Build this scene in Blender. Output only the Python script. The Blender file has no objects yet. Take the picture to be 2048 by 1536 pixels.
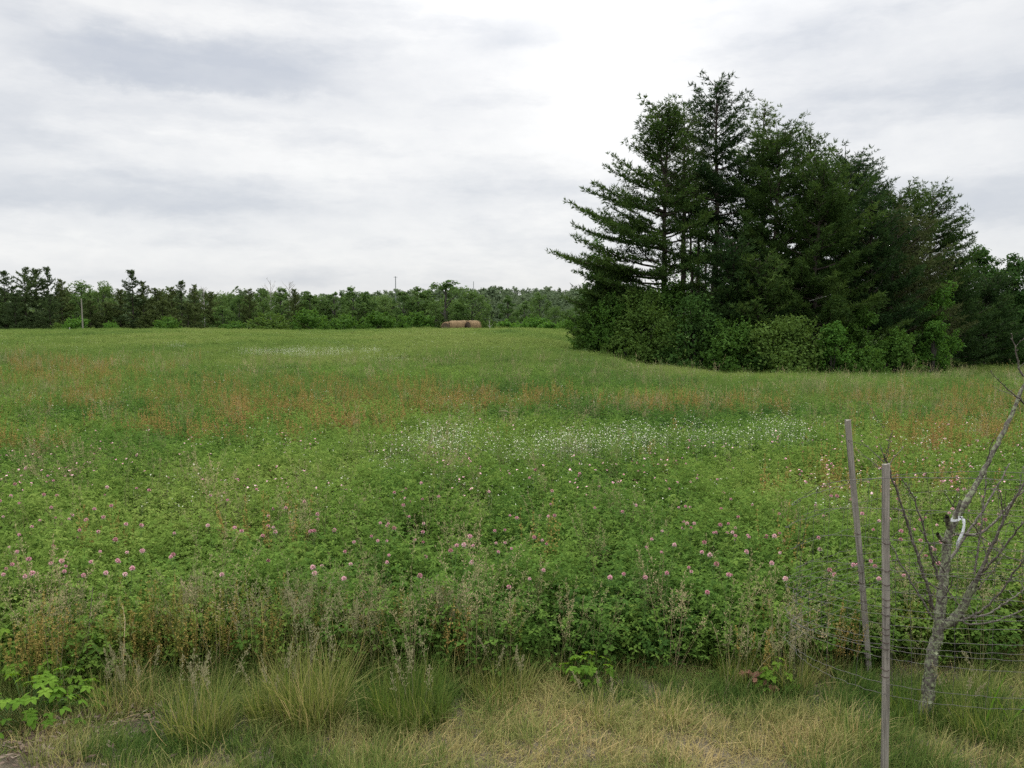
import bpy, math
import numpy as np
from mathutils import Vector, Euler

R = np.random.default_rng(11)
S = bpy.context.scene
COL = S.collection
rad = math.radians

# ------------------------------------------------------------------ camera
EYE = 1.65
F = 1704.0                      # focal length in pixels of the 2048 px wide photograph
PITCH = math.atan(120 / F)
cam_d = bpy.data.cameras.new('camera')
cam_d.sensor_width = 36.0
cam_d.lens = F / 2048 * 36.0
cam_d.clip_start = 0.05
cam_d.clip_end = 6000
cam = bpy.data.objects.new('camera', cam_d)
COL.objects.link(cam)
cam.location = (0, 0, EYE)
cam.rotation_euler = (math.pi / 2 - PITCH, 0, 0)
S.camera = cam
CP, SP = math.cos(PITCH), math.sin(PITCH)


def at(px, py, d):
    """point of the photograph's pixel at ground distance d"""
    x = (px - 1024) / F
    v = (768 - py) / F
    dx, dy, dz = x, CP + v * SP, -SP + v * CP
    k = d / dy
    return np.array([dx * k, d, EYE + dz * k])


def project(P):
    P = np.asarray(P, float)
    q = P - np.array([0, 0, EYE])
    fw = q[..., 1] * CP - q[..., 2] * SP
    up = q[..., 1] * SP + q[..., 2] * CP
    fw = np.maximum(fw, 1e-3)
    return 1024 + F * q[..., 0] / fw, 768 - F * up / fw


# ------------------------------------------------------------------ numeric noise
def vnoise(x, y, seed=0):
    x = np.asarray(x, float); y = np.asarray(y, float)
    xi = np.floor(x).astype(np.int64); yi = np.floor(y).astype(np.int64)
    xf = x - xi; yf = y - yi
    xf = xf * xf * (3 - 2 * xf); yf = yf * yf * (3 - 2 * yf)

    def h(a, b):
        n = (a * 374761393 + b * 668265263 + seed * 974634777) & 0x7fffffff
        n = ((n ^ (n >> 13)) * 1274126177) & 0x7fffffff
        return ((n ^ (n >> 16)) & 0xffff) / 65535.0
    a = h(xi, yi); b = h(xi + 1, yi); c = h(xi, yi + 1); d = h(xi + 1, yi + 1)
    return (a * (1 - xf) + b * xf) * (1 - yf) + (c * (1 - xf) + d * xf) * yf


def fbm(x, y, seed=0, o=3):
    s = 0; a = 0.5; t = 0
    for i in range(o):
        s = s + a * vnoise(np.asarray(x) * 2 ** i, np.asarray(y) * 2 ** i, seed + i * 17); t += a; a *= .5
    return s / t


def smooth(a, b, x):
    t = np.clip((x - a) / (b - a), 0, 1)
    return t * t * (3 - 2 * t)


# ------------------------------------------------------------------ terrain
TD = np.array([-60, 0, 5, 10, 16, 24, 33, 48, 62, 80, 105, 118, 170, 220, 300, 450, 600, 900, 2500.])
TX = np.array([-200, 350, 620, 900, 1060, 1160, 1300, 1480, 1700, 1900, 2300.])
far = [-1.6, -2.0, -0.5, 4, 8, 9, 9]
hil = [-1.6, -2.0, 0.0, 8, 15.5, 17, 17]
TZ = np.array([
    [0, 0, 0, 0, .02, .07, .14, .27, .38, .52, .58, .20] + far,
    [0, 0, 0, 0, .02, .08, .16, .30, .42, .60, .77, .30] + far,
    [0, 0, 0, 0, .02, .07, .14, .26, .37, .50, .57, .15] + far,
    [0, 0, 0, 0, .02, .07, .15, .29, .42, .60, .80, .25] + hil,
    [0, 0, 0, 0, .01, .05, .10, .18, .30, .52, .80, .25] + hil,
    [0, 0, 0, 0, .00, .02, .00, -.12, -.20, .15, .62, .2] + hil,
    [0, 0, 0, 0, -.05, -.17, -.36, -.85, -1.0, -.7, -.4, -.6] + hil,
    [0, 0, 0, 0, -.09, -.28, -.60, -1.7, -1.8, -1.7, -1.6, -1.6] + hil,
    [0, 0, 0, 0, -.10, -.31, -.64, -1.75, -1.85, -1.8, -1.8, -1.8] + far,
    [0, 0, 0, 0, -.10, -.31, -.64, -1.75, -1.62, -1.75, -1.9, -2] + far,
    [0, 0, 0, 0, -.10, -.31, -.64, -1.75, -1.9, -2.0, -2, -2] + far,
])


def ground_z(x, y):
    x = np.asarray(x, float); y = np.asarray(y, float)
    px = np.clip(1024 + F * x / np.maximum(y, 2.0), TX[0], TX[-1] - 1e-3)
    d = np.clip(y, TD[0], TD[-1] - 1e-3)
    i = np.clip(np.searchsorted(TX, px, 'right') - 1, 0, len(TX) - 2)
    j = np.clip(np.searchsorted(TD, d, 'right') - 1, 0, len(TD) - 2)
    u = (px - TX[i]) / (TX[i + 1] - TX[i]); u = u * u * (3 - 2 * u)
    v = (d - TD[j]) / (TD[j + 1] - TD[j])
    # monotone cubic-ish blend along the distance
    v2 = .5 * v + .5 * v * v * (3 - 2 * v)
    z = (TZ[i, j] * (1 - u) + TZ[i + 1, j] * u) * (1 - v2) + (TZ[i, j + 1] * (1 - u) + TZ[i + 1, j + 1] * u) * v2
    amp = np.clip((y - 6) / 30, 0, 1) * .10
    return z + amp * (fbm(x / 6.0, y / 6.0, 5) - .5) + .02 * (fbm(x * 2.2, y * 2.2, 9) - .5)


def gz(x, y):
    return float(ground_z(np.array([x]), np.array([y]))[0])


def gnd(px, py, zoff=0.0, dmax=140):
    """first ground point (raised by zoff) behind a pixel"""
    ds = np.concatenate([np.linspace(2, 12, 400), np.linspace(12.1, dmax, 1200)])
    x = (px - 1024) / F; v = (768 - py) / F
    dx, dy, dz = x, CP + v * SP, -SP + v * CP
    X = dx / dy * ds; Z = EYE + dz / dy * ds
    g = ground_z(X, ds) + zoff
    k = np.argmax(Z < g)
    if not (Z < g).any():
        k = len(ds) - 1
    return np.array([X[k], ds[k], g[k]])


# ------------------------------------------------------------------ mesh accumulator
class MB:
    def __init__(s):
        s.v = []; s.n = 0; s.fi = []; s.fs = []; s.sh = []; s.sm = []

    def _add(s, V, faces, k, shade, smooth_):
        V = np.asarray(V, float).reshape(-1, 3)
        faces = np.asarray(faces, np.int64).reshape(-1, k)
        s.v.append(V)
        s.fi.append((faces + s.n).ravel()); s.fs.append(np.full(len(faces), k))
        s.sm.append(np.full(len(faces), smooth_))
        sh = np.broadcast_to(np.asarray(shade, float), (len(V),)) if np.ndim(shade) == 0 or len(np.atleast_1d(shade)) == len(V) else np.repeat(shade, len(V) // len(shade))
        s.sh.append(sh); s.n += len(V)

    def quads(s, P, shade=.5):
        P = np.asarray(P, float).reshape(-1, 4, 3)
        s._add(P, np.arange(len(P) * 4).reshape(-1, 4), 4, shade, False)

    def tris(s, P, shade=.5):
        P = np.asarray(P, float).reshape(-1, 3, 3)
        s._add(P, np.arange(len(P) * 3).reshape(-1, 3), 3, shade, False)

    def grid(s, V, nu, nv, shade=.5, wrap=False):
        i, j = np.meshgrid(np.arange(nu - 1), np.arange(nv if wrap else nv - 1), indexing='ij')
        a = i * nv + j; b = i * nv + (j + 1) % nv; c = (i + 1) * nv + (j + 1) % nv; d = (i + 1) * nv + j
        s._add(V, np.stack([a, b, c, d], -1).reshape(-1, 4), 4, shade, True)

    def tube(s, pts, radii, sides=6, shade=.5, rough=0, seed=0):
        pts = np.asarray(pts, float); n = len(pts)
        radii = np.broadcast_to(np.asarray(radii, float), (n,))
        T = np.gradient(pts, axis=0); T /= np.linalg.norm(T, axis=1)[:, None] + 1e-9
        ref = np.array([0, 0, 1.0]) if abs(T[0][2]) < .8 else np.array([0, 1.0, 0])
        A = np.cross(T, ref); A /= np.linalg.norm(A, axis=1)[:, None] + 1e-9
        B = np.cross(T, A)
        th = np.linspace(0, 2 * np.pi, sides, endpoint=False)
        ring = np.cos(th)[None, :, None] * A[:, None] + np.sin(th)[None, :, None] * B[:, None]
        rr = radii[:, None] * np.ones((1, sides))
        if rough:
            g = np.random.default_rng(seed)
            rr = rr * (1 + rough * (g.random((n, sides)) - .5) * 2)
        V = pts[:, None] + ring * rr[..., None]
        s.grid(V.reshape(-1, 3), n, sides, shade, wrap=True)
        # end cap
        k = s.n
        s._add(V[-1], np.arange(sides)[None, :], sides, shade, False) if sides in (3, 4) else None

    def box(s, c, sx, sy, sz, M=None, shade=.5):
        q = np.array([[x, y, z] for x in (-1, 1) for y in (-1, 1) for z in (-1, 1)], float) * np.array([sx, sy, sz]) / 2
        if M is not None:
            q = q @ np.asarray(M).T
        q = q + np.asarray(c)
        f = [[0, 1, 3, 2], [4, 6, 7, 5], [0, 4, 5, 1], [2, 3, 7, 6], [0, 2, 6, 4], [1, 5, 7, 3]]
        s._add(q, f, 4, shade, False)

    def leaf(s, C, U, W, shade=.5):
        """diamond leaves: centre, half-length vector, half-width vector"""
        s.quads(np.stack([C - U, C + W - U * .1, C + U, C - W - U * .1], 1), shade)

    def blades(s, base, az, length, width, lean, curl, shade, seg=3):
        """grass blades"""
        n = len(base)
        h = np.stack([np.cos(az), np.sin(az), np.zeros(n)], 1)
        side = np.stack([-np.sin(az + .6), np.cos(az + .6), np.zeros(n)], 1)
        prev = None
        tt = np.linspace(0, 1, seg + 1)
        for i, t in enumerate(tt):
            ang = lean + curl * t
            p = base + h * (length * np.sin(lean + curl * t * .5) * t)[:, None] + np.array([0, 0, 1.])[None] * (length * np.cos(lean + curl * t * .6) * t)[:, None]
            w = width * (1 - t ** 1.6) * .5
            l, r_ = p - side * w[:, None], p + side * w[:, None]
            if prev is not None:
                s.quads(np.stack([prev[0], prev[1], r_, l], 1), shade)
            prev = (l, r_)

    def mesh(s, name, mat):
        me = bpy.data.meshes.new(name)
        if s.n:
            V = np.concatenate(s.v); fi = np.concatenate(s.fi); fs = np.concatenate(s.fs)
            me.vertices.add(len(V)); me.vertices.foreach_set('co', V.astype(np.float32).ravel())
            me.loops.add(len(fi)); me.loops.foreach_set('vertex_index', fi.astype(np.int32))
            me.polygons.add(len(fs))
            st = np.concatenate([[0], np.cumsum(fs)[:-1]])
            me.polygons.foreach_set('loop_start', st.astype(np.int32))
            me.polygons.foreach_set('use_smooth', np.concatenate(s.sm).astype(bool))
            a = me.attributes.new('shade', 'FLOAT', 'POINT')
            a.data.foreach_set('value', np.concatenate(s.sh).astype(np.float32))
            me.update(calc_edges=True); me.validate()
        if mat:
            me.materials.append(mat)
        return me

    def build(s, name, mat, parent=None, link=True):
        o = bpy.data.objects.new(name, s.mesh(name, mat))
        if link:
            COL.objects.link(o)
        if parent:
            o.parent = parent
        return o


def tag(o, label=None, cat=None, group=None, kind=None):
    if label: o['label'] = label
    if cat: o['category'] = cat
    if group: o['group'] = group
    if kind: o['kind'] = kind
    return o


def empty(name, loc, rz=0, label=None, cat=None, group=None):
    o = bpy.data.objects.new(name, None)
    o.empty_display_size = .2
    COL.objects.link(o); o.location = loc; o.rotation_euler = (0, 0, rz)
    return tag(o, label, cat, group)


# ------------------------------------------------------------------ materials
class NT:
    def __init__(s, tree):
        s.t = tree; s.N = tree.nodes; s.L = tree.links

    def n(s, typ, **kw):
        ins = kw.pop('ins', {})
        nd = s.N.new(typ)
        for k, v in kw.items():
            setattr(nd, k, v)
        for k, v in ins.items():
            s.set(nd.inputs[k], v)
        return nd

    def set(s, sock, v):
        if isinstance(v, bpy.types.NodeSocket):
            s.L.new(v, sock)
        elif isinstance(v, bpy.types.Node):
            s.L.new(v.outputs[0], sock)
        else:
            sock.default_value = v

    def m(s, op, a, b=None, c=None, clamp=False):
        nd = s.n('ShaderNodeMath', operation=op, use_clamp=clamp)
        s.set(nd.inputs[0], a)
        if b is not None: s.set(nd.inputs[1], b)
        if c is not None: s.set(nd.inputs[2], c)
        return nd.outputs[0]

    def mix(s, f, a, b):
        nd = s.n('ShaderNodeMix', data_type='RGBA')
        s.set(nd.inputs[0], f)
        s.set(nd.inputs[6], a if isinstance(a, (bpy.types.NodeSocket, bpy.types.Node)) else (*a, 1))
        s.set(nd.inputs[7], b if isinstance(b, (bpy.types.NodeSocket, bpy.types.Node)) else (*b, 1))
        return nd.outputs[2]

    def ramp(s, f, stops):
        nd = s.n('ShaderNodeValToRGB')
        e = nd.color_ramp.elements
        while len(e) < len(stops): e.new(.5)
        for q, (p, c) in zip(e, stops):
            q.position = p; q.color = (*c, 1) if len(c) == 3 else c
        s.set(nd.inputs[0], f)
        return nd.outputs[0]

    def noise(s, vec, scale, detail=3, rough=.55):
        nd = s.n('ShaderNodeTexNoise')
        if vec is not None: s.set(nd.inputs['Vector'], vec)
        nd.inputs['Scale'].default_value = scale; nd.inputs['Detail'].default_value = detail
        nd.inputs['Roughness'].default_value = rough
        return nd.outputs[0]


def newmat(name):
    m = bpy.data.materials.new(name); m.use_nodes = True
    m.node_tree.nodes.clear()
    t = NT(m.node_tree)
    out = t.n('ShaderNodeOutputMaterial')
    return m, t, out


def foliage(name, dark, mid, light, trans=.35, spread=.25, inst=False, rough=.8, spec=.05, patch=0.0):
    """leaf material: leaf-to-leaf colours, plant-to-plant colours, light through the blade"""
    m, t, out = newmat(name)
    sh = t.n('ShaderNodeAttribute', attribute_name='shade').outputs['Fac']
    if inst:
        rnd = t.n('ShaderNodeAttribute', attribute_name='tint', attribute_type='INSTANCER').outputs['Fac']
    else:
        rnd = t.n('ShaderNodeObjectInfo').outputs['Random']
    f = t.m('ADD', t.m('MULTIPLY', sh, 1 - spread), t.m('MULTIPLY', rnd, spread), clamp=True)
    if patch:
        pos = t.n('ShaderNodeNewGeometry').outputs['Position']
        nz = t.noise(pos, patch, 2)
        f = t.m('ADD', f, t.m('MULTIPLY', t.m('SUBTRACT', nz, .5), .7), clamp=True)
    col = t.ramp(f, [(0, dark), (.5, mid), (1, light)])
    p = t.n('ShaderNodeBsdfPrincipled', ins={'Base Color': col, 'Roughness': rough, 'Specular IOR Level': spec})
    tr = t.n('ShaderNodeBsdfTranslucent')
    hsv = t.n('ShaderNodeHueSaturation', ins={'Hue': .485, 'Saturation': 1.1, 'Value': 1.15, 'Color': col})
    t.set(tr.inputs[0], hsv)
    mx = t.n('ShaderNodeMixShader', ins={0: trans})
    t.L.new(p.outputs[0], mx.inputs[1]); t.L.new(tr.outputs[0], mx.inputs[2])
    t.L.new(mx.outputs[0], out.inputs[0])
    return m


def tinted(name, stops, trans=.3, rough=.85, spec=.04, leafvar=.22):
    """instanced plants: the plant's own tint picks a colour from STOPS"""
    m, t, out = newmat(name)
    sh = t.n('ShaderNodeAttribute', attribute_name='shade').outputs['Fac']
    ti = t.n('ShaderNodeAttribute', attribute_name='tint', attribute_type='INSTANCER').outputs['Fac']
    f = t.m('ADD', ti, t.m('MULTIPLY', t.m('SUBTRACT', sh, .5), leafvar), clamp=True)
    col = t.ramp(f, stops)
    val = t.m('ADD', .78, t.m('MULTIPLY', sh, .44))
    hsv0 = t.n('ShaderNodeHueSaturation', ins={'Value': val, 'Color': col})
    p = t.n('ShaderNodeBsdfPrincipled', ins={'Base Color': hsv0.outputs[0], 'Roughness': rough, 'Specular IOR Level': spec})
    tr = t.n('ShaderNodeBsdfTranslucent')
    t.L.new(hsv0.outputs[0], tr.inputs[0])
    mx = t.n('ShaderNodeMixShader', ins={0: trans})
    t.L.new(p.outputs[0], mx.inputs[1]); t.L.new(tr.outputs[0], mx.inputs[2])
    t.L.new(mx.outputs[0], out.inputs[0])
    return m


def bark(name, a, b, scale=14, lichen=None, bump=.4, stretch=(1, 1, .25), lichen_at=.56):
    m, t, out = newmat(name)
    co = t.n('ShaderNodeTexCoord').outputs['Object']
    mp = t.n('ShaderNodeMapping', ins={'Vector': co, 'Scale': stretch})
    n1 = t.noise(mp, scale, 5, .65)
    col = t.ramp(n1, [(.3, a), (.7, b)])
    if lichen:
        n2 = t.noise(co, scale * 1.6, 4, .7)
        f = t.ramp(n2, [(lichen_at - .03, (0, 0, 0)), (lichen_at + .03, (1, 1, 1))])
        n3 = t.noise(co, scale * 6, 2)
        lc = t.mix(n3, tuple(x * .7 for x in lichen), lichen)
        col = t.mix(f, col, lc)
    p = t.n('ShaderNodeBsdfPrincipled', ins={'Base Color': col, 'Roughness': .9, 'Specular IOR Level': .1})
    bp = t.n('ShaderNodeBump', ins={'Strength': bump, 'Distance': .01, 'Height': n1})
    t.L.new(bp.outputs[0], p.inputs['Normal'])
    t.L.new(p.outputs[0], out.inputs[0])
    return m


def plain(name, col, rough=.7, metal=0, spec=.3, var=.25, scale=60, trans=0):
    m, t, out = newmat(name)
    co = t.n('ShaderNodeTexCoord').outputs['Object']
    n1 = t.noise(co, scale, 4)
    c = t.mix(n1, tuple(x * (1 - var) for x in col), tuple(min(1, x * (1 + var)) for x in col))
    p = t.n('ShaderNodeBsdfPrincipled', ins={'Base Color': c, 'Roughness': rough, 'Metallic': metal, 'Specular IOR Level': spec})
    if trans:
        tr = t.n('ShaderNodeBsdfTranslucent'); t.L.new(c, tr.inputs[0])
        mx = t.n('ShaderNodeMixShader', ins={0: trans})
        t.L.new(p.outputs[0], mx.inputs[1]); t.L.new(tr.outputs[0], mx.inputs[2])
        t.L.new(mx.outputs[0], out.inputs[0])
    else:
        t.L.new(p.outputs[0], out.inputs[0])
    return m


M = {}
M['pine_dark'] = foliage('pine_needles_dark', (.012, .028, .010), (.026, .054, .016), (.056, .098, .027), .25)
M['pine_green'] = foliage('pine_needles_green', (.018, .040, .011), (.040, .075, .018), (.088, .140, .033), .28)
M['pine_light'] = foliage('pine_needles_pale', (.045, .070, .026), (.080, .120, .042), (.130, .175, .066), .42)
M['pine_brown'] = foliage('pine_needles_thin_brown', (.034, .040, .018), (.056, .068, .027), (.080, .110, .034), .28)
M['leaf_bright'] = foliage('leaves_bright', (.035, .085, .016), (.065, .150, .026), (.110, .215, .040), .4)
M['leaf_mid'] = foliage('leaves_mid', (.036, .085, .016), (.066, .138, .026), (.105, .195, .040), .4)
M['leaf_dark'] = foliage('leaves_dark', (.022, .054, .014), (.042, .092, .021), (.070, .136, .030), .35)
M['leaf_olive'] = foliage('leaves_olive', (.040, .080, .016), (.076, .132, .028), (.120, .190, .044), .38)
M['far_leaf'] = foliage('far_tree_leaves', (.042, .086, .024), (.080, .138, .038), (.130, .198, .060), .4, spread=.45)
M['far_leaf_inst'] = foliage('far_wood_leaves_hazed', (.076, .112, .064), (.115, .156, .084), (.155, .198, .104), .35, spread=.6, inst=True)  # distance haze painted into the leaf colour: paler, greyer greens for the hill
M['far_pine'] = foliage('far_pine_needles', (.028, .048, .020), (.052, .080, .030), (.085, .118, .044), .28, spread=.4)
M['far_brown'] = foliage('far_brown_needles', (.042, .060, .020), (.070, .094, .030), (.102, .135, .042), .2, spread=.4)
M['bark_pine'] = bark('pine_bark', (.030, .024, .020), (.085, .070, .058), 5)
M['bark_grey'] = bark('grey_bark', (.04, .036, .030), (.10, .092, .080), 5)
M['bark_dead'] = bark('dead_wood', (.20, .19, .17), (.38, .36, .33), 5)
M['stake'] = bark('weathered_stake_wood', (.095, .086, .072), (.34, .31, .265), 110, None, .8, (1, 1, .045))
M['pole'] = bark('pole_wood', (.14, .12, .10), (.26, .235, .21), 4)
M['fruit_bark'] = bark('fruit_tree_bark', (.042, .036, .030), (.140, .124, .106), 45, (.23, .255, .155), .6, (1, 1, .6), .525)
M['fruit_twig'] = bark('fruit_tree_twig', (.046, .038, .031), (.140, .124, .106), 60, (.30, .30, .22), .5, (1, 1, 1), .60)
M['wire'] = plain('galvanised_wire', (.095, .088, .078), .6, .3, .4, .3, 80)
M['wire_tie'] = plain('rusty_tie_wire', (.07, .045, .040), .8, .1, .2, .3, 80)
M['ribbon'] = plain('white_tape', (.82, .84, .86), .5, 0, .4, .04, 40, .25)
M['hay'] = bark('dry_hay', (.115, .078, .040), (.26, .18, .098), 9, None, .8, (1, 1, 1))
M['hay_end'] = bark('dry_hay_end', (.05, .036, .026), (.12, .09, .062), 9, None, .8, (1, 1, 1))
M['pinkf'], t_, out_ = newmat('pink_clover_petals')
rnd_ = t_.n('ShaderNodeObjectInfo').outputs['Random']; sh_ = t_.n('ShaderNodeAttribute', attribute_name='shade').outputs['Fac']
c_ = t_.ramp(t_.m('ADD', t_.m('MULTIPLY', rnd_, .75), t_.m('MULTIPLY', sh_, .25)), [(0, (.34, .17, .12)), (.2, (.55, .27, .31)), (.5, (.64, .36, .40)), (.75, (.68, .42, .44)), (1, (.66, .52, .48))])
p_ = t_.n('ShaderNodeBsdfPrincipled', ins={'Base Color': c_, 'Roughness': .8, 'Specular IOR Level': .1}); t_.L.new(p_.outputs[0], out_.inputs[0])
M['whitef'] = plain('white_petals', (.66, .66, .52), .6, 0, .2, .06, 90, .2)
M['yellowf'] = plain('yellow_flower_centre', (.70, .45, .05), .7)
M['stem'] = plain('green_stem', (.10, .17, .05), .7, 0, .2, .3, 30, .2)
M['straw'] = plain('straw_stalk', (.46, .36, .22), .8, 0, .1, .3, 40, .15)
M['darkstalk'] = plain('dark_dead_stalk', (.10, .08, .06), .9, 0, .1, .4, 40)
M['feather'] = plain('pale_seed_fluff', (.27, .25, .14), .9, 0, .1, .25, 40, .3)
M['brick'] = plain('crumbled_brick', (.20, .095, .070), .9, 0, .1, .4, 25)
M['bramble'] = foliage('bramble_leaves', (.050, .110, .014), (.100, .195, .022), (.180, .285, .040), .4, spread=.15)
M['steel'] = plain('grey_tower_steel', (.22, .23, .24), .6, .2)
M['soil'] = plain('grey_soil', (.16, .135, .115), .95, 0, .1, .4, 30)

# instanced plant materials: tint 0 = dark green, .5 = fresh green, 1 = rusty / dry
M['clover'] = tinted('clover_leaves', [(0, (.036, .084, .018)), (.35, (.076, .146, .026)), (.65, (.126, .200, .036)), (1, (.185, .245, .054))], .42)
M['meadow'] = tinted('meadow_patch', [(0, (.046, .090, .022)), (.4, (.094, .152, .034)), (.7, (.138, .196, .044)), (1, (.178, .220, .060))], .42)
M['sorrel'] = tinted('sorrel_spikes', [(0, (.16, .18, .035)), (.4, (.28, .225, .066)), (.75, (.345, .235, .080)), (1, (.36, .205, .086))], .40)
M['grass'] = tinted('lawn_grass', [(0, (.060, .115, .024)), (.3, (.140, .190, .045)), (.55, (.270, .260, .095)), (.8, (.360, .300, .125)), (1, (.450, .350, .165))], .45)
M['wisp'] = tinted('grass_seed_heads', [(0, (.14, .18, .06)), (.5, (.30, .27, .14)), (1, (.46, .36, .22))], .35)

# ------------------------------------------------------------------ GN scatter of uncountable plants
def scatter(name, protos, P, rot, scl, idx, tint, label, cat):
    c = bpy.data.collections.new(name + '_kinds')
    for k, pm in enumerate(protos):
        o = bpy.data.objects.new('%s_%02d' % (name, k), pm)
        c.objects.link(o)
    me = bpy.data.meshes.new(name)
    n = len(P)
    me.vertices.add(n); me.vertices.foreach_set('co', np.asarray(P, np.float32).ravel())
    for nm, ty, key, arr in (('turn', 'FLOAT_VECTOR', 'vector', np.asarray(rot, np.float32).ravel()), ('size', 'FLOAT_VECTOR', 'vector', np.asarray(scl, np.float32).ravel()),
                             ('pick', 'INT', 'value', np.asarray(idx, np.int32)), ('tint', 'FLOAT', 'value', np.asarray(tint, np.float32))):
        a = me.attributes.new(nm, ty, 'POINT'); a.data.foreach_set(key, arr)
    me.update()
    ob = bpy.data.objects.new(name, me); COL.objects.link(ob)
    ng = bpy.data.node_groups.new(name + '_scatter', 'GeometryNodeTree')
    ng.interface.new_socket('Geometry', in_out='INPUT', socket_type='NodeSocketGeometry')
    ng.interface.new_socket('Geometry', in_out='OUTPUT', socket_type='NodeSocketGeometry')
    N = ng.nodes; L = ng.links
    gi = N.new('NodeGroupInput'); go = N.new('NodeGroupOutput')
    ci = N.new('GeometryNodeCollectionInfo'); ci.inputs['Collection'].default_value = c
    ci.inputs['Separate Children'].default_value = True; ci.inputs['Reset Children'].default_value = True
    ip = N.new('GeometryNodeInstanceOnPoints'); ip.inputs['Pick Instance'].default_value = True

    def na(nm, ty):
        q = N.new('GeometryNodeInputNamedAttribute'); q.data_type = ty; q.inputs['Name'].default_value = nm
        return [s for s in q.outputs if s.enabled and s.name == 'Attribute'][0]
    e2r = N.new('FunctionNodeEulerToRotation')
    L.new(na('turn', 'FLOAT_VECTOR'), e2r.inputs[0])
    L.new(gi.outputs[0], ip.inputs['Points']); L.new(ci.outputs[0], ip.inputs['Instance'])
    L.new(na('pick', 'INT'), ip.inputs['Instance Index'])
    L.new(e2r.outputs[0], ip.inputs['Rotation']); L.new(na('size', 'FLOAT_VECTOR'), ip.inputs['Scale'])
    L.new(ip.outputs[0], go.inputs[0])
    md = ob.modifiers.new('scatter', 'NODES'); md.node_group = ng
    return tag(ob, label, cat, None, 'stuff')


def yaw(n, tilt=.12):
    return np.stack([R.normal(0, tilt, n), R.normal(0, tilt, n), R.random(n) * 6.283], 1)


def sc3(s, h=None):
    h = s if h is None else h
    return np.stack([s, s, h], 1)


# ================================================================== GROUND
def build_ground():
    xs = np.concatenate([-np.geomspace(2500, 60, 30), np.linspace(-58, -6, 60), np.linspace(-5.8, 5.8, 120), np.linspace(6, 58, 60), np.geomspace(60, 2500, 30)])
    ys = np.concatenate([np.linspace(-60, 1, 14), np.linspace(1.3, 8, 90), np.linspace(8.3, 40, 110), np.linspace(40.6, 130, 130), np.geomspace(132, 2500, 60)])
    X, Y = np.meshgrid(xs, ys, indexing='ij')
    Z = ground_z(X, Y)
    V = np.stack([X, Y, Z], -1).reshape(-1, 3)
    b = MB(); b.grid(V, len(xs), len(ys), .5)
    m, t, out = newmat('meadow_soil')
    pos = t.n('ShaderNodeTexCoord').outputs['Object']
    sep = t.n('ShaderNodeSeparateXYZ', ins={0: pos})
    y = sep.outputs[1]
    n1 = t.noise(pos, 1.3, 5, .6); n2 = t.noise(pos, 22, 4, .65); n3 = t.noise(pos, .12, 3)
    thatch = t.ramp(n2, [(.3, (.048, .041, .030)), (.55, (.100, .084, .058)), (.75, (.165, .142, .098))])
    turf = t.ramp(t.m('ADD', t.m('MULTIPLY', n1, .6), t.m('MULTIPLY', n3, .4)), [(.35, (.042, .075, .020)), (.55, (.075, .125, .028)), (.7, (.105, .145, .036))])
    dark = t.ramp(n2, [(.3, (.030, .045, .015)), (.7, (.060, .085, .025))])
    edge = t.m('ADD', y, t.m('MULTIPLY', t.m('SUBTRACT', n1, .5), .5))
    k1 = t.m('MULTIPLY', t.m('SUBTRACT', edge, 4.1), 2.5, clamp=True)
    k2 = t.m('MULTIPLY', t.m('SUBTRACT', y, 12), .03, clamp=True)
    col = t.mix(k1, thatch, t.mix(k2, dark, turf))
    p = t.n('ShaderNodeBsdfPrincipled', ins={'Base Color': col, 'Roughness': .95, 'Specular IOR Level': .1})
    bp = t.n('ShaderNodeBump', ins={'Strength': .7, 'Distance': .03, 'Height': n2}); t.L.new(bp.outputs[0], p.inputs['Normal'])
    t.L.new(p.outputs[0], out.inputs[0])
    tag(b.build('ground', m), None, None, None, 'structure')


build_ground()

# ================================================================== MEADOW PLANTS
def clover_proto(seed, h=.36, r=.13, n=34, size=.0122):
    g = np.random.default_rng(seed); b = MB()
    for i in range(n):
        a = g.random() * 6.283; rr = r * math.sqrt(g.random())
        z = h * (.25 + .8 * g.random() ** .8) * (1 - .5 * (rr / r) ** 2)
        base = np.array([rr * .35 * math.cos(a), rr * .35 * math.sin(a), 0])
        top = np.array([rr * math.cos(a), rr * math.sin(a), z])
        b.blades(base[None], np.array([a]), np.array([np.linalg.norm(top - base)]), np.array([.003]), np.array([math.atan2(rr * .65, z)]), np.array([0.]), np.array([.35]), seg=1)
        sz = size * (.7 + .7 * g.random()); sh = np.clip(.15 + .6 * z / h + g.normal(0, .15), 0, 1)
        ya = g.random() * 6.283; tilt = g.normal(0, .35, 2)
        nrm = np.array([tilt[0], tilt[1], 1.0]); nrm /= np.linalg.norm(nrm)
        for k in range(3):
            th = ya + k * 2.094
            u = np.array([math.cos(th), math.sin(th), 0.]); u -= nrm * (u @ nrm); u /= np.linalg.norm(u)
            w = np.cross(nrm, u)
            droop = nrm * (-.25 + .15 * g.normal())
            c0 = top; c1 = top + (u + droop * .4) * sz; c2 = top + (u + droop) * sz * 1.9
            fold = nrm * sz * .18
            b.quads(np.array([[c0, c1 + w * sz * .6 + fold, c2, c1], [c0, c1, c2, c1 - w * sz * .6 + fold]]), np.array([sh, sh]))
    return b.mesh('clover_plant', M['clover'])


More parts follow.
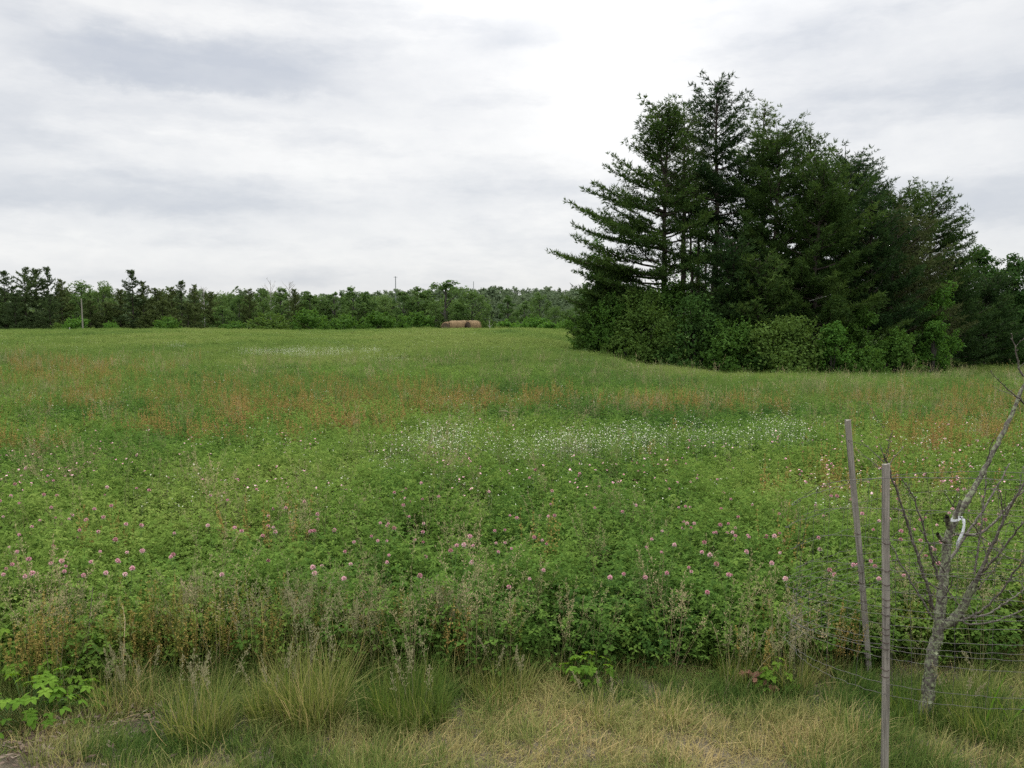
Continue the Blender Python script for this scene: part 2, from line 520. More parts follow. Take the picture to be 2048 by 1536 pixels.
def patch_proto(seed, r=.55, h=.34, n=460, size=.029, spikes=50):
    """a wider piece of meadow seen from farther off: leaves and upright blades"""
    g = np.random.default_rng(seed); b = MB()
    a = g.random(n) * 6.283; rr = r * np.sqrt(g.random(n))
    bump = h * (.55 + .45 * fbm(rr * np.cos(a) * 4 + seed * 3.1, rr * np.sin(a) * 4, seed))
    z = bump * (.35 + .65 * g.random(n))
    C = np.stack([rr * np.cos(a), rr * np.sin(a), z], 1)
    N = g.normal(0, .5, (n, 3)) + np.array([0, 0, 1.]); N /= np.linalg.norm(N, axis=1)[:, None]
    U = np.cross(N, g.normal(0, 1, (n, 3))); U /= np.linalg.norm(U, axis=1)[:, None]
    W = np.cross(N, U); s = size * (.5 + g.random(n))
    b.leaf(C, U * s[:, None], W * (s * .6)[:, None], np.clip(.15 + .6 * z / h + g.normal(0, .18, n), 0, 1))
    a = g.random(spikes) * 6.283; rr = r * np.sqrt(g.random(spikes))
    base = np.stack([rr * np.cos(a), rr * np.sin(a), np.zeros(spikes)], 1)
    b.blades(base, g.random(spikes) * 6.28, h * (.8 + .7 * g.random(spikes)), .012 + .01 * g.random(spikes), g.random(spikes) * .25, g.random(spikes) * .6, .4 + .5 * g.random(spikes), seg=2)
    return b.mesh('meadow_patch', M['meadow'])


def sorrel_proto(seed, n=9, h=.42, r=.10):
    g = np.random.default_rng(seed); b = MB()
    for i in range(n):
        a = g.random() * 6.283; rr = r * math.sqrt(g.random())
        p0 = np.array([rr * math.cos(a), rr * math.sin(a), 0]); L = h * (.6 + .5 * g.random())
        d = np.array([g.normal(0, .10), g.normal(0, .10), 1.]); d /= np.linalg.norm(d)
        b.tube(np.array([p0, p0 + d * L * .5, p0 + d * L]), np.array([.0018, .0015, .0008]), 3, .15)
        k = 34
        t_ = .38 + .62 * g.random(k)
        C = p0 + d * (L * t_)[:, None] + g.normal(0, 1, (k, 3)) * (.012 * (1.25 - t_))[:, None]
        U = g.normal(0, 1, (k, 3)); U /= np.linalg.norm(U, axis=1)[:, None]
        W = np.cross(U, g.normal(0, 1, (k, 3))); W /= np.linalg.norm(W, axis=1)[:, None] + 1e-6
        b.leaf(C, U * .007, W * .004, .3 + .7 * g.random(k))
    return b.mesh('sorrel_plant', M['sorrel'])


def wisp_proto(seed, n=10, h=.5, r=.07, head=True, mat='wisp'):
    """thin flowering grass: bare stalks with an airy head of spikelets"""
    g = np.random.default_rng(seed); b = MB()
    for i in range(n):
        a = g.random() * 6.283; rr = r * math.sqrt(g.random())
        p0 = np.array([rr * math.cos(a), rr * math.sin(a), 0]); L = h * (.6 + .5 * g.random())
        ln = np.array([g.normal(0, .16), g.normal(0, .16), 1.]); ln /= np.linalg.norm(ln)
        bend = np.array([g.normal(0, .12), g.normal(0, .12), -.03])
        s_ = np.linspace(0, 1, 5)[:, None]
        pts = p0 + ln * L * s_ + bend * L * s_ ** 2
        b.tube(pts, np.linspace(.0013, .0006, 5), 3, .4)
        if head:
            k = 26
            t_ = .66 + .34 * g.random(k)
            C = p0 + ln * (L * t_)[:, None] + bend * (L * t_ ** 2)[:, None]
            off = g.normal(0, 1, (k, 3)) * (.05 * h * (1.15 - t_))[:, None] * np.array([1, 1, .5])
            tip = C + off + np.array([0, 0, .010])
            U = off + np.array([0, 0, .01]); U /= np.linalg.norm(U, axis=1)[:, None] + 1e-6
            W = np.cross(U, np.array([.3, .9, .1]))
            b.leaf(tip, U * .0055, W * .0022, .5 + .5 * g.random(k))
            b.tris(np.stack([C, tip, C + np.array([0.0008, 0, 0])], 1), .5)
    return b.mesh('seed_grass', M[mat])


def tuft_proto(seed, n=46, r=.07, h=.13, lean=.35, curl=.7, w=.0032):
    g = np.random.default_rng(seed); b = MB()
    a = g.random(n) * 6.283; rr = r * np.sqrt(g.random(n))
    base = np.stack([rr * np.cos(a), rr * np.sin(a), np.full(n, -.005)], 1)
    b.blades(base, a + g.normal(0, .8, n), h * (.45 + .8 * g.random(n)), w * (.6 + .8 * g.random(n)), np.abs(g.normal(0, lean, n)), g.normal(curl, .65, n), g.random(n))
    return b.mesh('grass_tuft', M['grass'])


def dots_proto(mat, seed, n, r, h, size, flat=.6):
    """small open flowers held at the top of the meadow"""
    g = np.random.default_rng(seed); b = MB()
    a = g.random(n) * 6.283; rr = r * np.sqrt(g.random(n))
    z = h * (.75 + .4 * g.random(n))
    C = np.stack([rr * np.cos(a), rr * np.sin(a), z], 1)
    for k in range(3):
        U = np.stack([np.cos(a + k), np.sin(a + k), g.normal(0, .3, n)], 1)
        W = np.stack([-np.sin(a + k), np.cos(a + k), g.normal(0, .3, n) + (.6 if k else 0)], 1)
        s = size * (.6 + .7 * g.random(n))
        b.leaf(C + g.normal(0, size * .2, (n, 3)), U * s[:, None], W * (s * flat)[:, None], .5)
    base = C.copy(); base[:, 2] = 0
    b.tris(np.stack([base, base + np.array([.002, 0, 0]), C], 1), .2)
    return b.mesh('flower_spray', M[mat])


EDGE = lambda x: 4.0 + .22 * (fbm(x * 1.3 + 7, x * 0 + 2.2, 3) - .5) * 2 - .25 * smooth(-1.0, -2.0, x)   # where the mown strip meets the clover


def wedge(n, d0, d1, p, half=.76):
    """points of the field, thinning with distance as d**-p"""
    u = R.random(n)
    q = 2 - p
    d = (d0 ** q + u * (d1 ** q - d0 ** q)) ** (1 / q) if abs(q) > 1e-6 else d0 * (d1 / d0) ** u
    x = (R.random(n) * 2 - 1) * half * (d + 1.0)
    return x, d


# rusty sorrel drifts of the field, by where the photograph shows them
DRIFT = [(130, 745, 150, 22), (470, 780, 120, 20), (560, 800, 230, 22), (720, 790, 200, 22), (480, 820, 60, 14), (300, 845, 60, 12), (700, 838, 90, 12), (900, 800, 170, 16), (1000, 795, 120, 14),
         (1340, 800, 110, 13), (1480, 800, 110, 12), (1560, 795, 60, 8), (1790, 797, 110, 13), (1960, 800, 120, 22), (1880, 860, 130, 22), (2010, 860, 90, 24), (1660, 955, 90, 18), (1800, 950, 60, 12), (1860, 955, 60, 12),
         (1060, 785, 120, 10), (60, 760, 120, 14), (820, 775, 120, 10), (170, 790, 90, 22), (620, 770, 140, 14), (400, 860, 120, 14), (60, 880, 90, 12)]


def drift(px, py):
    s = np.zeros_like(px)
    for a, b, w, h in DRIFT:
        s = np.maximum(s, np.exp(-(((px - a) / w) ** 2 + ((py - b) / h) ** 2)))
    return s


SHADE_GREEN = lambda x, y: fbm(x / 2.3 + 11, y / 3.4 + 4, 21, 4)


def build_meadow():
    # ---- clover, plant by plant up to 24 m, then patches of meadow
    protos = [clover_proto(100 + i, .30 + .04 * (i % 4), .12 + .02 * (i % 3), 62 + 5 * (i % 3)) for i in range(6)] + [patch_proto(200 + i, .5 + .1 * (i % 2), .30 + .03 * (i % 3)) for i in range(6)]
    x, y = wedge(26000, 3.8, 26, 1.15)
    e = EDGE(x)
    keep = (y > e + R.normal(0, .07, len(x)))
    x, y = x[keep], y[keep]
    hf = .78 + .42 * fbm(x * 1.1, y * 1.1, 31) + R.normal(0, .10, len(x))
    hf *= .85 + .15 * smooth(0, .5, y - EDGE(x))
    gap = fbm(x * 1.8, y * 1.8, 41) > .31 - .06 * smooth(7, 12, y)
    x, y, hf = x[gap], y[gap], hf[gap]
    px, py = project(np.stack([x, y, ground_z(x, y) + .3], 1))
    dr = drift(px, py)
    k = R.random(len(x)) > dr * .55
    x, y, hf = x[k], y[k], hf[k]
    t1 = np.clip(.50 + 1.0 * (SHADE_GREEN(x, y) - .5) + R.normal(0, .12, len(x)) - .12 * smooth(9, 16, y), 0, 1)
    s1 = (.85 + .3 * R.random(len(x))) * (1 + .25 * smooth(8, 24, y))
    P1 = np.stack([x, y, ground_z(x, y) - .01], 1); i1 = R.integers(0, 6, len(x)); S1 = sc3(s1, hf * 1.12)
    x, y = wedge(26000, 15, 135, 1.25)
    px, py = project(np.stack([x, y, ground_z(x, y) + .3], 1))
    t2 = np.clip(.52 + 1.1 * (SHADE_GREEN(x / 3, y / 5) - .5) + R.normal(0, .10, len(x)) + .18 * smooth(28, 60, y), 0, 1)
    s2 = (.8 + .5 * R.random(len(x))) * (.75 + .75 * smooth(20, 70, y))
    P2 = np.stack([x, y, ground_z(x, y) - .02], 1); i2 = 6 + R.integers(0, 6, len(x))
    S2 = sc3(s2, (.7 + .45 * R.random(len(x))) * (.9 + .5 * (fbm(x / 4, y / 4, 77) - .3)))
    P = np.concatenate([P1, P2])
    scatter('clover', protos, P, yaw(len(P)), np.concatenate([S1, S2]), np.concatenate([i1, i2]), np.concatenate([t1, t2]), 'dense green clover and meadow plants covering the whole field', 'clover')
    # ---- sorrel: rusty drifts in the field and along the edge
    sp = [sorrel_proto(300 + i, 8 + i % 3, .38 + .03 * i, .09 + .02 * (i % 2)) for i in range(5)]
    x, y = wedge(90000, 5, 70, 1.2)
    px, py = project(np.stack([x, y, ground_z(x, y) + .35], 1))
    w = drift(px, py) * (.25 + .9 * fbm(x * .8, y * .55, 51)) + .03 * (fbm(x / 2, y / 2, 57) > .55) * (y < 22)
    k = R.random(len(x)) < w * .29
    x, y = x[k], y[k]
    s = (.95 + .35 * R.random(len(x))) * (1 + .35 * smooth(12, 40, y))
    tn = np.clip(.45 + .5 * (fbm(x / 1.2, y / 2, 58) - .4) * 1.6 + R.normal(0, .16, len(x)), 0, 1)
    Pa, Sa, Ta = np.stack([x, y, ground_z(x, y)], 1), sc3(s, s * .95), tn
    # edge of the clover
    n = 70
    x = np.concatenate([R.normal(-1.75, .5, n // 2), R.normal(-1.05, .4, n // 4), R.uniform(-2.7, 2.8, n // 4)])
    y = EDGE(x) + np.abs(R.normal(0, .22, len(x))) - .12
    tn = np.clip(R.normal(.32, .26, len(x)), 0, .8); s = .60 + .4 * R.random(len(x))
    Pa = np.concatenate([Pa, np.stack([x, y, ground_z(x, y)], 1)]); Sa = np.concatenate([Sa, sc3(s)]); Ta = np.concatenate([Ta, tn])
    scatter('sorrel', sp, Pa, yaw(len(Pa), .08), Sa, R.integers(0, 5, len(Pa)), Ta, 'rusty orange sorrel spikes standing in drifts through the clover', 'sorrel')
    # ---- flowering grass among the clover and along its edge
    wp = [wisp_proto(400 + i, 6 + i % 4, .46 + .05 * i, .06) for i in range(5)]
    x, y = wedge(3600, 4.2, 30, 1.2)
    k = (y > EDGE(x) - .1) & (fbm(x * .7, y * .7, 61) + R.normal(0, .1, len(x)) > .56 + .25 * smooth(5.5, 4.3, y))
    x, y = x[k], y[k]
    xe = R.uniform(-3, 3, 70); ye = EDGE(xe) + R.normal(-.05, .16, 70)
    x = np.concatenate([x, xe]); y = np.concatenate([y, ye])
    s = (.75 + .45 * R.random(len(x))) * (1 + .4 * smooth(10, 30, y))
    scatter('flowering_grass', wp, np.stack([x, y, ground_z(x, y)], 1), yaw(len(x), .1), sc3(s), R.integers(0, 5, len(x)), np.clip(R.normal(.42, .22, len(x)), 0, 1), 'thin pale flowering grass stalks rising among the clover', 'grass')
    # ---- small white flowers
    wf = [dots_proto('whitef', 500 + i, 18 + 4 * i, .28, .40, .0058) for i in range(4)] + [dots_proto('whitef', 520 + i, 5, .18, .38, .0055) for i in range(2)]
    x, y = wedge(60000, 6, 90, 1.3)
    px, py = project(np.stack([x, y, ground_z(x, y) + .4], 1))
    band = np.zeros_like(px)
    for a, b, wx, hy, am in [(900, 875, 110, 24, .8), (1050, 885, 170, 18, 1), (1200, 885, 130, 16, 1), (1290, 875, 100, 22, .9), (1420, 870, 110, 22, .9), (1550, 855, 70, 22, .7), (1000, 832, 14, 3, 1.2), (640, 700, 130, 7, .75), (540, 700, 70, 5, .6), (760, 712, 80, 4, .5), (355, 690, 8, 3, 2),
                             (820, 900, 80, 20, .4), (1900, 877, 70, 8, .7), (680, 900, 60, 30, .3), (1700, 840, 90, 20, .25)]:
        band = np.maximum(band, am * np.exp(-(((px - a) / wx) ** 2 + ((py - b) / hy) ** 2)))
    w = band * .62 + .12 * (fbm(x / 2.5, y / 3, 71) > .45) + .04
    k = R.random(len(x)) < w * .5
    x, y = x[k], y[k]; s = np.ones(len(x)) * (.8 + .4 * R.random(len(x)))
    bandk = band[k] > .3
    scatter('white_flowers', wf, np.stack([x, y, ground_z(x, y)], 1), yaw(len(x), .05), sc3(s * (1 + .6 * smooth(12, 50, y)), s), np.where(bandk, R.integers(0, 4, len(x)), R.integers(4, 6, len(x))), R.random(len(x)), 'tiny white meadow flowers scattered in bands over the field', 'flowers')
    # ---- far pink clover blossoms, too small to tell apart
    pf = [dots_proto('pinkf', 540 + i, 4, .25, .40, .010, .9) for i in range(3)]
    x, y = wedge(9000, 6.5, 15, 1.3)
    k = (R.random(len(x)) < .08 * smooth(12, 7, y)) & (fbm(x, y, 81) > .4)
    x, y = x[k], y[k]
    scatter('far_clover_blossoms', pf, np.stack([x, y, ground_z(x, y) + .02], 1), yaw(len(x), .05), sc3(np.ones(len(x)) * .9), R.integers(0, 3, len(x)), R.random(len(x)), 'far specks of pink clover blossom in the middle of the field', 'flowers')
    # ---- grass of the mown strip
    tp = [tuft_proto(600 + i, 46, .07, .085) for i in range(3)] + [tuft_proto(610 + i, 52, .09, .09, .9, .9, .0026) for i in range(3)] + [tuft_proto(620 + i, 40, .05, .13, .22, .6, .003) for i in range(2)] + [tuft_proto(630 + i, 95, .10, .17, .40, .6, .003) for i in range(3)] + [tuft_proto(640 + i, 16, .10, .16, 1.25, .3, .003) for i in range(2)]
    n = 7000
    x = R.uniform(-3.4, 3.6, n); y = R.uniform(2.2, 4.6, n)
    k = y < EDGE(x) + R.normal(.02, .1, n)
    px, py = project(np.stack([x, y, ground_z(x, y)], 1))
    bare = np.maximum(np.exp(-(((px - 0) / 140) ** 4 + ((py - 1560) / 80) ** 4)), np.exp(-(((px - 265) / 70) ** 2 + ((py - 1450) / 28) ** 2)))
    k &= R.random(n) > bare * .93
    x, y, px, py = x[k], y[k], px[k], py[k]
    dry = .49 + .9 * (fbm(x * 7, y * 7, 93) - .5) + 1.25 * (fbm(x * 1.5, y * 2.2, 91) - .5)
    for a, b, wx, hy, am in [(960, 1470, 130, 40, .22), (1100, 1430, 150, 36, .12), (700, 1510, 120, 36, .28), (1600, 1470, 80, 45, .3), (560, 1400, 50, 60, .25), (1320, 1420, 130, 40, .12), (830, 1390, 110, 50, -.55), (640, 1400, 80, 60, -.35), (1880, 1420, 140, 70, -.4), (380, 1470, 90, 50, -.3), (1450, 1490, 80, 30, -.2), (1180, 1500, 60, 30, -.15), (2000, 1480, 90, 60, -.3)]:
        dry = dry + am * np.exp(-(((px - a) / wx) ** 2 + ((py - b) / hy) ** 2))
    dry = np.clip(dry + R.normal(0, .12, len(x)), 0, 1)
    idx = np.where(dry > .58, 3 + R.integers(0, 3, len(x)), np.where(R.random(len(x)) < .3, 6 + R.integers(0, 2, len(x)), R.integers(0, 3, len(x))))
    u_ = R.random(len(x)); idx = np.where(u_ < .035, 8 + R.integers(0, 3, len(x)), np.where(u_ > .86, 11 + R.integers(0, 2, len(x)), idx))
    dry = np.where(u_ < .035, np.clip(dry - .22, 0, 1), np.where(u_ > .86, np.clip(dry + .25, 0, 1), dry))
    xe = np.where(R.random(420) < .8, R.uniform(-2.4, .1, 420), R.uniform(-3.2, 3.4, 420)); ye = EDGE(xe) + R.normal(-.08, .10, 420)
    sel = R.random(420) < .62; xe = np.where(sel, xe, 60.0)
    tp.append(tuft_proto(650, 26, .07, .21, .28, .5, .0032)); tp.append(tuft_proto(651, 22, .06, .27, .22, .45, .003))
    x = np.concatenate([x, xe]); y = np.concatenate([y, ye]); idx = np.concatenate([idx, 13 + R.integers(0, 2, 420)])
    dry = np.concatenate([dry, np.clip(.30 + .9 * (fbm(xe * 2, ye * 2, 96) - .5) + R.normal(0, .12, 420), 0, 1)])
    s = .7 + .6 * R.random(len(x))
    scatter('grass', tp, np.stack([x, y, ground_z(x, y)], 1), yaw(len(x), .15), sc3(s * .95, s * (.38 + .85 * fbm(x * 2.6, y * 2.6, 95))), idx, dry, 'short half-dry grass of the mown strip along the field edge', 'grass')


build_meadow()

# ------------------------------------------------------------------ single pink clover blossoms near the camera
def pink_clover():
    b = MB(); g = np.random.default_rng(5); n = 90
    d = g.normal(0, 1, (n, 3)); d[:, 2] = d[:, 2] * .9 + .25; d /= np.linalg.norm(d, axis=1)[:, None]
    C = d * .0105
    W = np.cross(d, g.normal(0, 1, (n, 3))); W /= np.linalg.norm(W, axis=1)[:, None]
    b.leaf(C, d * .0065, W * .0032, g.random(n))
    blossom = b.mesh('blossom', M['pinkf'])
    b = MB(); b.tube(np.array([[0, 0, -.62], [.016, .006, -.3], [0, 0, 0]]), [.0020, .0018, .0015], 4)
    stem = b.mesh('stem', M['stem'])
    b = MB()
    for k in range(3):
        th = k * 2.1 + .4; u = np.array([math.cos(th), math.sin(th), -.15])
        b.leaf(np.array([u * .013 + np.array([0, 0, -.013])]), np.array([u * .012]), np.array([np.cross(u, [0, 0, 1]) * .006]), .5)
    collar = b.mesh('leaf', M['stem'])
    n = 0; tries = 0
    while n < 270 and tries < 5000:
        tries += 1
        py = 940 + 320 * R.random() ** .85
        px = -40 + 2130 * R.random()
        dens = .35 + .65 * smooth(940, 1000, py) * smooth(1290, 1120, py)
        if fbm(px / 140, py / 60, 15) < .27 or R.random() > dens:
            continue
        p = gnd(px, py, .40)
        if p[1] < EDGE(p[0]) + .05:
            continue
        o = empty('pink_clover', p + np.array([0, 0, R.normal(.02, .03)]), R.random() * 6.28, 'pink clover blossom on a thin green stem among clover leaves', 'flower', 'pink clover blossoms at the near side of the field')
        s = .50 + .42 * R.random(); o.scale = (s, s, s)
        o.rotation_euler = (R.normal(0, .12), R.normal(0, .12), R.random() * 6.28)
        for nm, me in (('blossom', blossom), ('stem', stem), ('leaf', collar)):
            c = bpy.data.objects.new(nm, me); COL.objects.link(c); c.parent = o
        n += 1


pink_clover()

# ================================================================== FOREGROUND PLANTS
def tussock(px, py, r, h, n, tint, label, lean=.24, curl=.4, w=.0034, heads=0, headcol='feather', name='grass_tussock', mat=None, dd=None, headh=1.25):
    p = gnd(px, py) if dd is None else np.array([*at(px, py, dd)[:2], 0])
    p[2] = gz(p[0], p[1])
    g = np.random.default_rng(int(px * 7 + py))
    o = empty(name, p, 0, label, 'grass tussock' if name == 'grass_tussock' else 'plant', 'grass tussocks and stalks along the field edge')
    o['kind'] = 'thing'
    b = MB()
    a = g.random(n) * 6.283; rr = r * np.sqrt(g.random(n)) * .6
    base = np.stack([rr * np.cos(a), rr * np.sin(a), np.full(n, -.01)], 1)
    L = h * (.28 + .85 * g.random(n))
    b.blades(base, a + g.normal(0, .9, n), L, w * (.6 + .8 * g.random(n)), np.abs(g.normal(0, lean, n)) + lean * .4 * rr / r, g.normal(curl, .6, n), np.clip(tint + g.normal(0, .24, n), 0, 1), seg=4)
    b.build('blades', mat or M['tussock'], o)
    if heads:
        b = MB()
        for i in range(heads):
            aa = g.random() * 6.283; q = r * .5 * math.sqrt(g.random())
            p0 = np.array([q * math.cos(aa), q * math.sin(aa), 0]); LL = h * headh * (.75 + .4 * g.random())
            ln = np.array([g.normal(0, .16), g.normal(0, .16), 1.]); ln /= np.linalg.norm(ln)
            s_ = np.linspace(0, 1, 5)[:, None]; bend = np.array([g.normal(0, .1), g.normal(0, .1), -.02])
            b.tube(p0 + ln * LL * s_ + bend * LL * s_ ** 2, np.linspace(.0012, .0006, 5), 3, .5)
            k = 40; t_ = .68 + .32 * g.random(k)
            C = p0 + ln * (LL * t_)[:, None] + bend * (LL * t_ ** 2)[:, None]
            tip = C + g.normal(0, 1, (k, 3)) * (.065 * LL * (1.12 - t_))[:, None]
            U = tip - C + np.array([0, 0, .012]); U /= np.linalg.norm(U, axis=1)[:, None]
            b.leaf(tip, U * .005, np.cross(U, [.3, .9, .1]) * .0022, g.random(k))
            b.tris(np.stack([C, tip, C + np.array([.0007, 0, 0])], 1), .5)
        b.build('seed_plume', M[headcol], o)
    return o


M['tussock'] = foliage('tussock_blades', (.070, .120, .024), (.190, .215, .060), (.420, .340, .160), .45, spread=.0)
tussock(820, 1440, .26, .27, 900, .12, 'dark green grass tussock in front of the clover, the darkest one', heads=8)
tussock(625, 1455, .20, .40, 700, .40, 'tall olive green grass tussock beside the dark green one', heads=8)
tussock(1000, 1395, .22, .22, 520, .45, 'low yellow-green grass tussock at the clover edge behind the dark one', heads=5)
tussock(540, 1440, .15, .24, 380, .35, 'small green grass tussock next to the tall olive one', heads=8)
tussock(400, 1480, .20, .31, 480, .38, 'loose green grass tussock near the bare soil patch', heads=10)
tussock(1610, 1500, .20, .15, 560, .80, 'rounded straw coloured tussock of dead grass near the two stakes', .7, .9)
tussock(1700, 1480, .18, .18, 450, .82, 'small tan tussock of dead grass at the foot of the near stake', .7, .9)
tussock(1830, 1440, .20, .17, 520, .10, 'dark green grass tussock around the foot of the fruit tree', .25, .4)
tussock(1975, 1470, .26, .22, 560, .20, 'wide green grass tussock beyond the fruit tree trunk', .35, .6, heads=4)
tussock(1480, 1375, .14, .22, 330, .35, 'upright green grass tussock beside the crumbled bricks', heads=4)
tussock(1210, 1440, .18, .16, 400, .62, 'low half-dry grass tussock in the middle of the mown strip', .6, .8, heads=3)
tussock(1340, 1430, .20, .15, 420, .66, 'low sandy grass tussock near the clover edge', .6, .8)
tussock(250, 1415, .22, .22, 420, .55, 'thin olive grass tussock with brown seed heads beside the brambles', heads=14)
tussock(890, 1330, .10, .40, 140, .40, 'tall clump of flowering grass with pale airy seed heads', .2, .3, heads=34, name='seed_head_grass', headh=1.05)
tussock(610, 1335, .12, .42, 160, .45, 'clump of feathery seeding grass above the tall olive tussock', .2, .3, heads=26, name='seed_head_grass', headh=1.05)
tussock(380, 1310, .14, .44, 230, .80, 'dry tan clump of tall straw stalks in front of the clover', .18, .2, heads=18, name='dry_stalk_clump', headh=1.0)
tussock(330, 1330, .10, .38, 120, .85, 'narrow straw coloured clump of stalks beside the larger tan one', .2, .2, heads=8, name='dry_stalk_clump', headh=1.0)
tussock(520, 1345, .13, .42, 150, .55, 'reddish tan clump of seeding grass beside the larger tan clump', .2, .25, heads=16, name='seed_head_grass', headh=1.0)
tussock(720, 1350, .14, .38, 170, .50, 'loose clump of flowering grass above the dark green tussock', .22, .3, heads=18, name='seed_head_grass', headh=1.0)
tussock(150, 1330, .16, .40, 120, .60, 'thin dry grass clump standing behind the brambles', .2, .3, heads=14, name='seed_head_grass', headh=1.0)
tussock(1580, 1385, .14, .26, 200, .45, 'grass clump with pale seed heads growing outside the wire cage', .25, .4, heads=14, name='seed_head_grass')


def stalks(px, py, pts, r0, label, mat='straw', name='dry_stalk'):
    p = gnd(px, py); b = MB()
    d = p[1]
    W = [at(a, c, d + k * .05) - p for k, (a, c) in enumerate(pts)]
    W = np.array(W)
    b.tube(W, np.linspace(r0, r0 * .4, len(W)), 5, .5, .2, 3)
    o = b.build(name, M[mat]); o.location = p
    return tag(o, label, 'dry stalk', 'dry stalks along the field edge')


stalks(172, 1380, [(172, 1378), (174, 1300), (181, 1220), (186, 1172)], .0035, 'dark upright dead stalk standing among the brambles', 'darkstalk')
stalks(243, 1385, [(243, 1382), (248, 1300), (250, 1240), (244, 1205)], .0030, 'pale pinkish dead stem with a feathery top behind the brambles')
stalks(298, 1300, [(300, 1300), (268, 1225), (240, 1162)], .0022, 'slanting straw stalk crossing the clover near the tan clump')
stalks(345, 1330, [(350, 1330), (290, 1243), (245, 1270), (205, 1290)], .0020, 'bent straw stalk broken over near the tan clump')
stalks(84, 1330, [(83, 1324), (120, 1323), (168, 1326)], .0028, 'straw stalk lying level across the brambles')
stalks(70, 1368, [(70, 1366), (110, 1361), (150, 1354)], .0028, 'thin straw stalk sloping across the lower brambles')
stalks(2, 1470, [(0, 1470), (60, 1470), (130, 1468)], .0030, 'long straw stalk lying on the grey soil')
stalks(518, 1320, [(516, 1320), (510, 1240), (500, 1180)], .0024, 'pale straw stalk leaning in front of the clover')
stalks(905, 1300, [(905, 1300), (850, 1300), (800, 1275), (770, 1262)], .0022, 'arching tan grass stalk in front of the clover')
stalks(855, 1290, [(862, 1300), (858, 1270), (852, 1252)], .0030, 'tan seed spike bent at its tip in front of the clover')

# pale wisps at the field's near corner
for px, py, pts, lb in [(5, 1260, [(0, 1265), (30, 1215), (46, 1185)], 'greyish feathery wisp of dead grass above the sorrel'),
                        (200, 1350, [(196, 1350), (222, 1338), (232, 1325)], 'small whitish tuft of dead grass over the brambles')]:
    p = gnd(px, py); b = MB(); g = np.random.default_rng(px)
    for k in range(14):
        W = np.array([at(a + g.normal(0, 5), c + g.normal(0, 5), p[1] + g.normal(0, .03)) - p for a, c in pts])
        b.tube(W, np.linspace(.0012, .0005, len(W)), 3, .5)
    o = b.build('dead_grass_wisp', M['feather']); o.location = p
    tag(o, lb, 'dead grass', None, 'thing')


def bramble(px, py, r, h, n, size, label, flowers=0):
    p = gnd(px, py); g = np.random.default_rng(int(px + py))
    o = empty('bramble', p, 0, label, 'plant', 'low brambles at the near corner of the field')
    b = MB(); st = MB()
    for i in range(n):
        a = g.random() * 6.283; rr = r * math.sqrt(g.random())
        z = h * (.35 + .65 * g.random()) * (1 - .4 * (rr / r) ** 2)
        top = np.array([rr * math.cos(a), rr * math.sin(a), z])
        st.tube(np.array([top * np.array([.3, .3, 0]), top * np.array([.7, .7, .7]), top]), [.002, .0016, .001], 3, .4)
        ya = a + g.normal(0, .7); sh = np.clip(.2 + .6 * z / h + g.normal(0, .15), 0, 1)
        nrm = np.array([math.cos(ya) * .35 + g.normal(0, .2), math.sin(ya) * .35 + g.normal(0, .2), 1.]); nrm /= np.linalg.norm(nrm)
        for k, off in enumerate((0, 1.25, -1.25, 2.4, -2.4)[:3 + (i % 2) * 2]):
            u = np.array([math.cos(ya + off), math.sin(ya + off), 0]); u -= nrm * (u @ nrm); u /= np.linalg.norm(u)
            w = np.cross(nrm, u); sz = size * (.8 + .4 * g.random()) * (1 if k == 0 else .8)
            rib = [top + u * sz * s + nrm * (sz * (.25 * s - .28 * s * s)) for s in (0.1, .7, 1.4, 1.95)]
            hw = [.12, .52, .46, .02]
            for q in range(3):
                for sg in (-1, 1):
                    A, B = rib[q], rib[q + 1]
                    b.quads(np.array([[A, A + sg * w * sz * hw[q] + nrm * sz * .12, B + sg * w * sz * hw[q + 1] + nrm * sz * .12, B]]), np.array([sh]))
    b.build('leaves', M['bramble'], o); st.build('stem', M['stem'], o)
    return o


bramble(60, 1445, .28, .20, 110, .020, 'broad-leaved light green bramble at the near corner of the field')
bramble(45, 1365, .30, .26, 110, .019, 'leafy green bramble behind the corner one, below the sorrel')
bramble(215, 1350, .18, .24, 60, .021, 'bramble with pale green toothed leaves beside the dead stem')
bramble(120, 1330, .20, .24, 62, .018, 'green bramble between the dark stalk and the corner')
bramble(275, 1320, .14, .26, 36, .021, 'small bramble with upright pale leaves near the tan stalks')
bramble(150, 1405, .14, .12, 36, .019, 'low small bramble over the brown litter')
bramble(460, 1290, .10, .24, 20, .019, 'tiny bramble shoot with yellow-green leaves at the clover edge')
bramble(1175, 1375, .12, .16, 34, .018, 'broad grey-green leaved plant at the foot of the clover')
bramble(1550, 1385, .10, .16, 26, .016, 'leafy weed beside the crumbled bricks')


def white_flower(px, py, d, label, size=.016, heads=5):
    p = at(px, py, d); g = np.random.default_rng(int(px))
    z0 = gz(p[0], p[1])
    o = empty('white_flower', (p[0], p[1], z0), 0, label, 'flower')
    h = p[2] - z0
    b = MB(); b.tube(np.array([[0, 0, 0], [.004, 0, h * .5], [0, 0, h - .004]]), [.002, .0017, .0013], 4); b.build('stem', M['stem'], o)
    b = MB(); c = MB()
    for k in range(heads):
        q = np.array([g.normal(0, size * .9), g.normal(0, size * .6), h + g.normal(0, size * .25)]) if heads > 1 else np.array([0, 0, h])
        for j in range(5):
            th = j * 1.2566 + k; u = np.array([math.cos(th), math.sin(th), .1])
            b.leaf(np.array([q + u * size * .55]), np.array([u * size * .5]), np.array([np.cross(u, [0, 0, 1]) * size * .36]), .5)
        c.tube(np.array([q, q + [0, 0, size * .2]]), [size * .2, size * .15], 6)
    b.build('petals', M['whitef'], o); c.build('flower_centre', M['yellowf'], o)


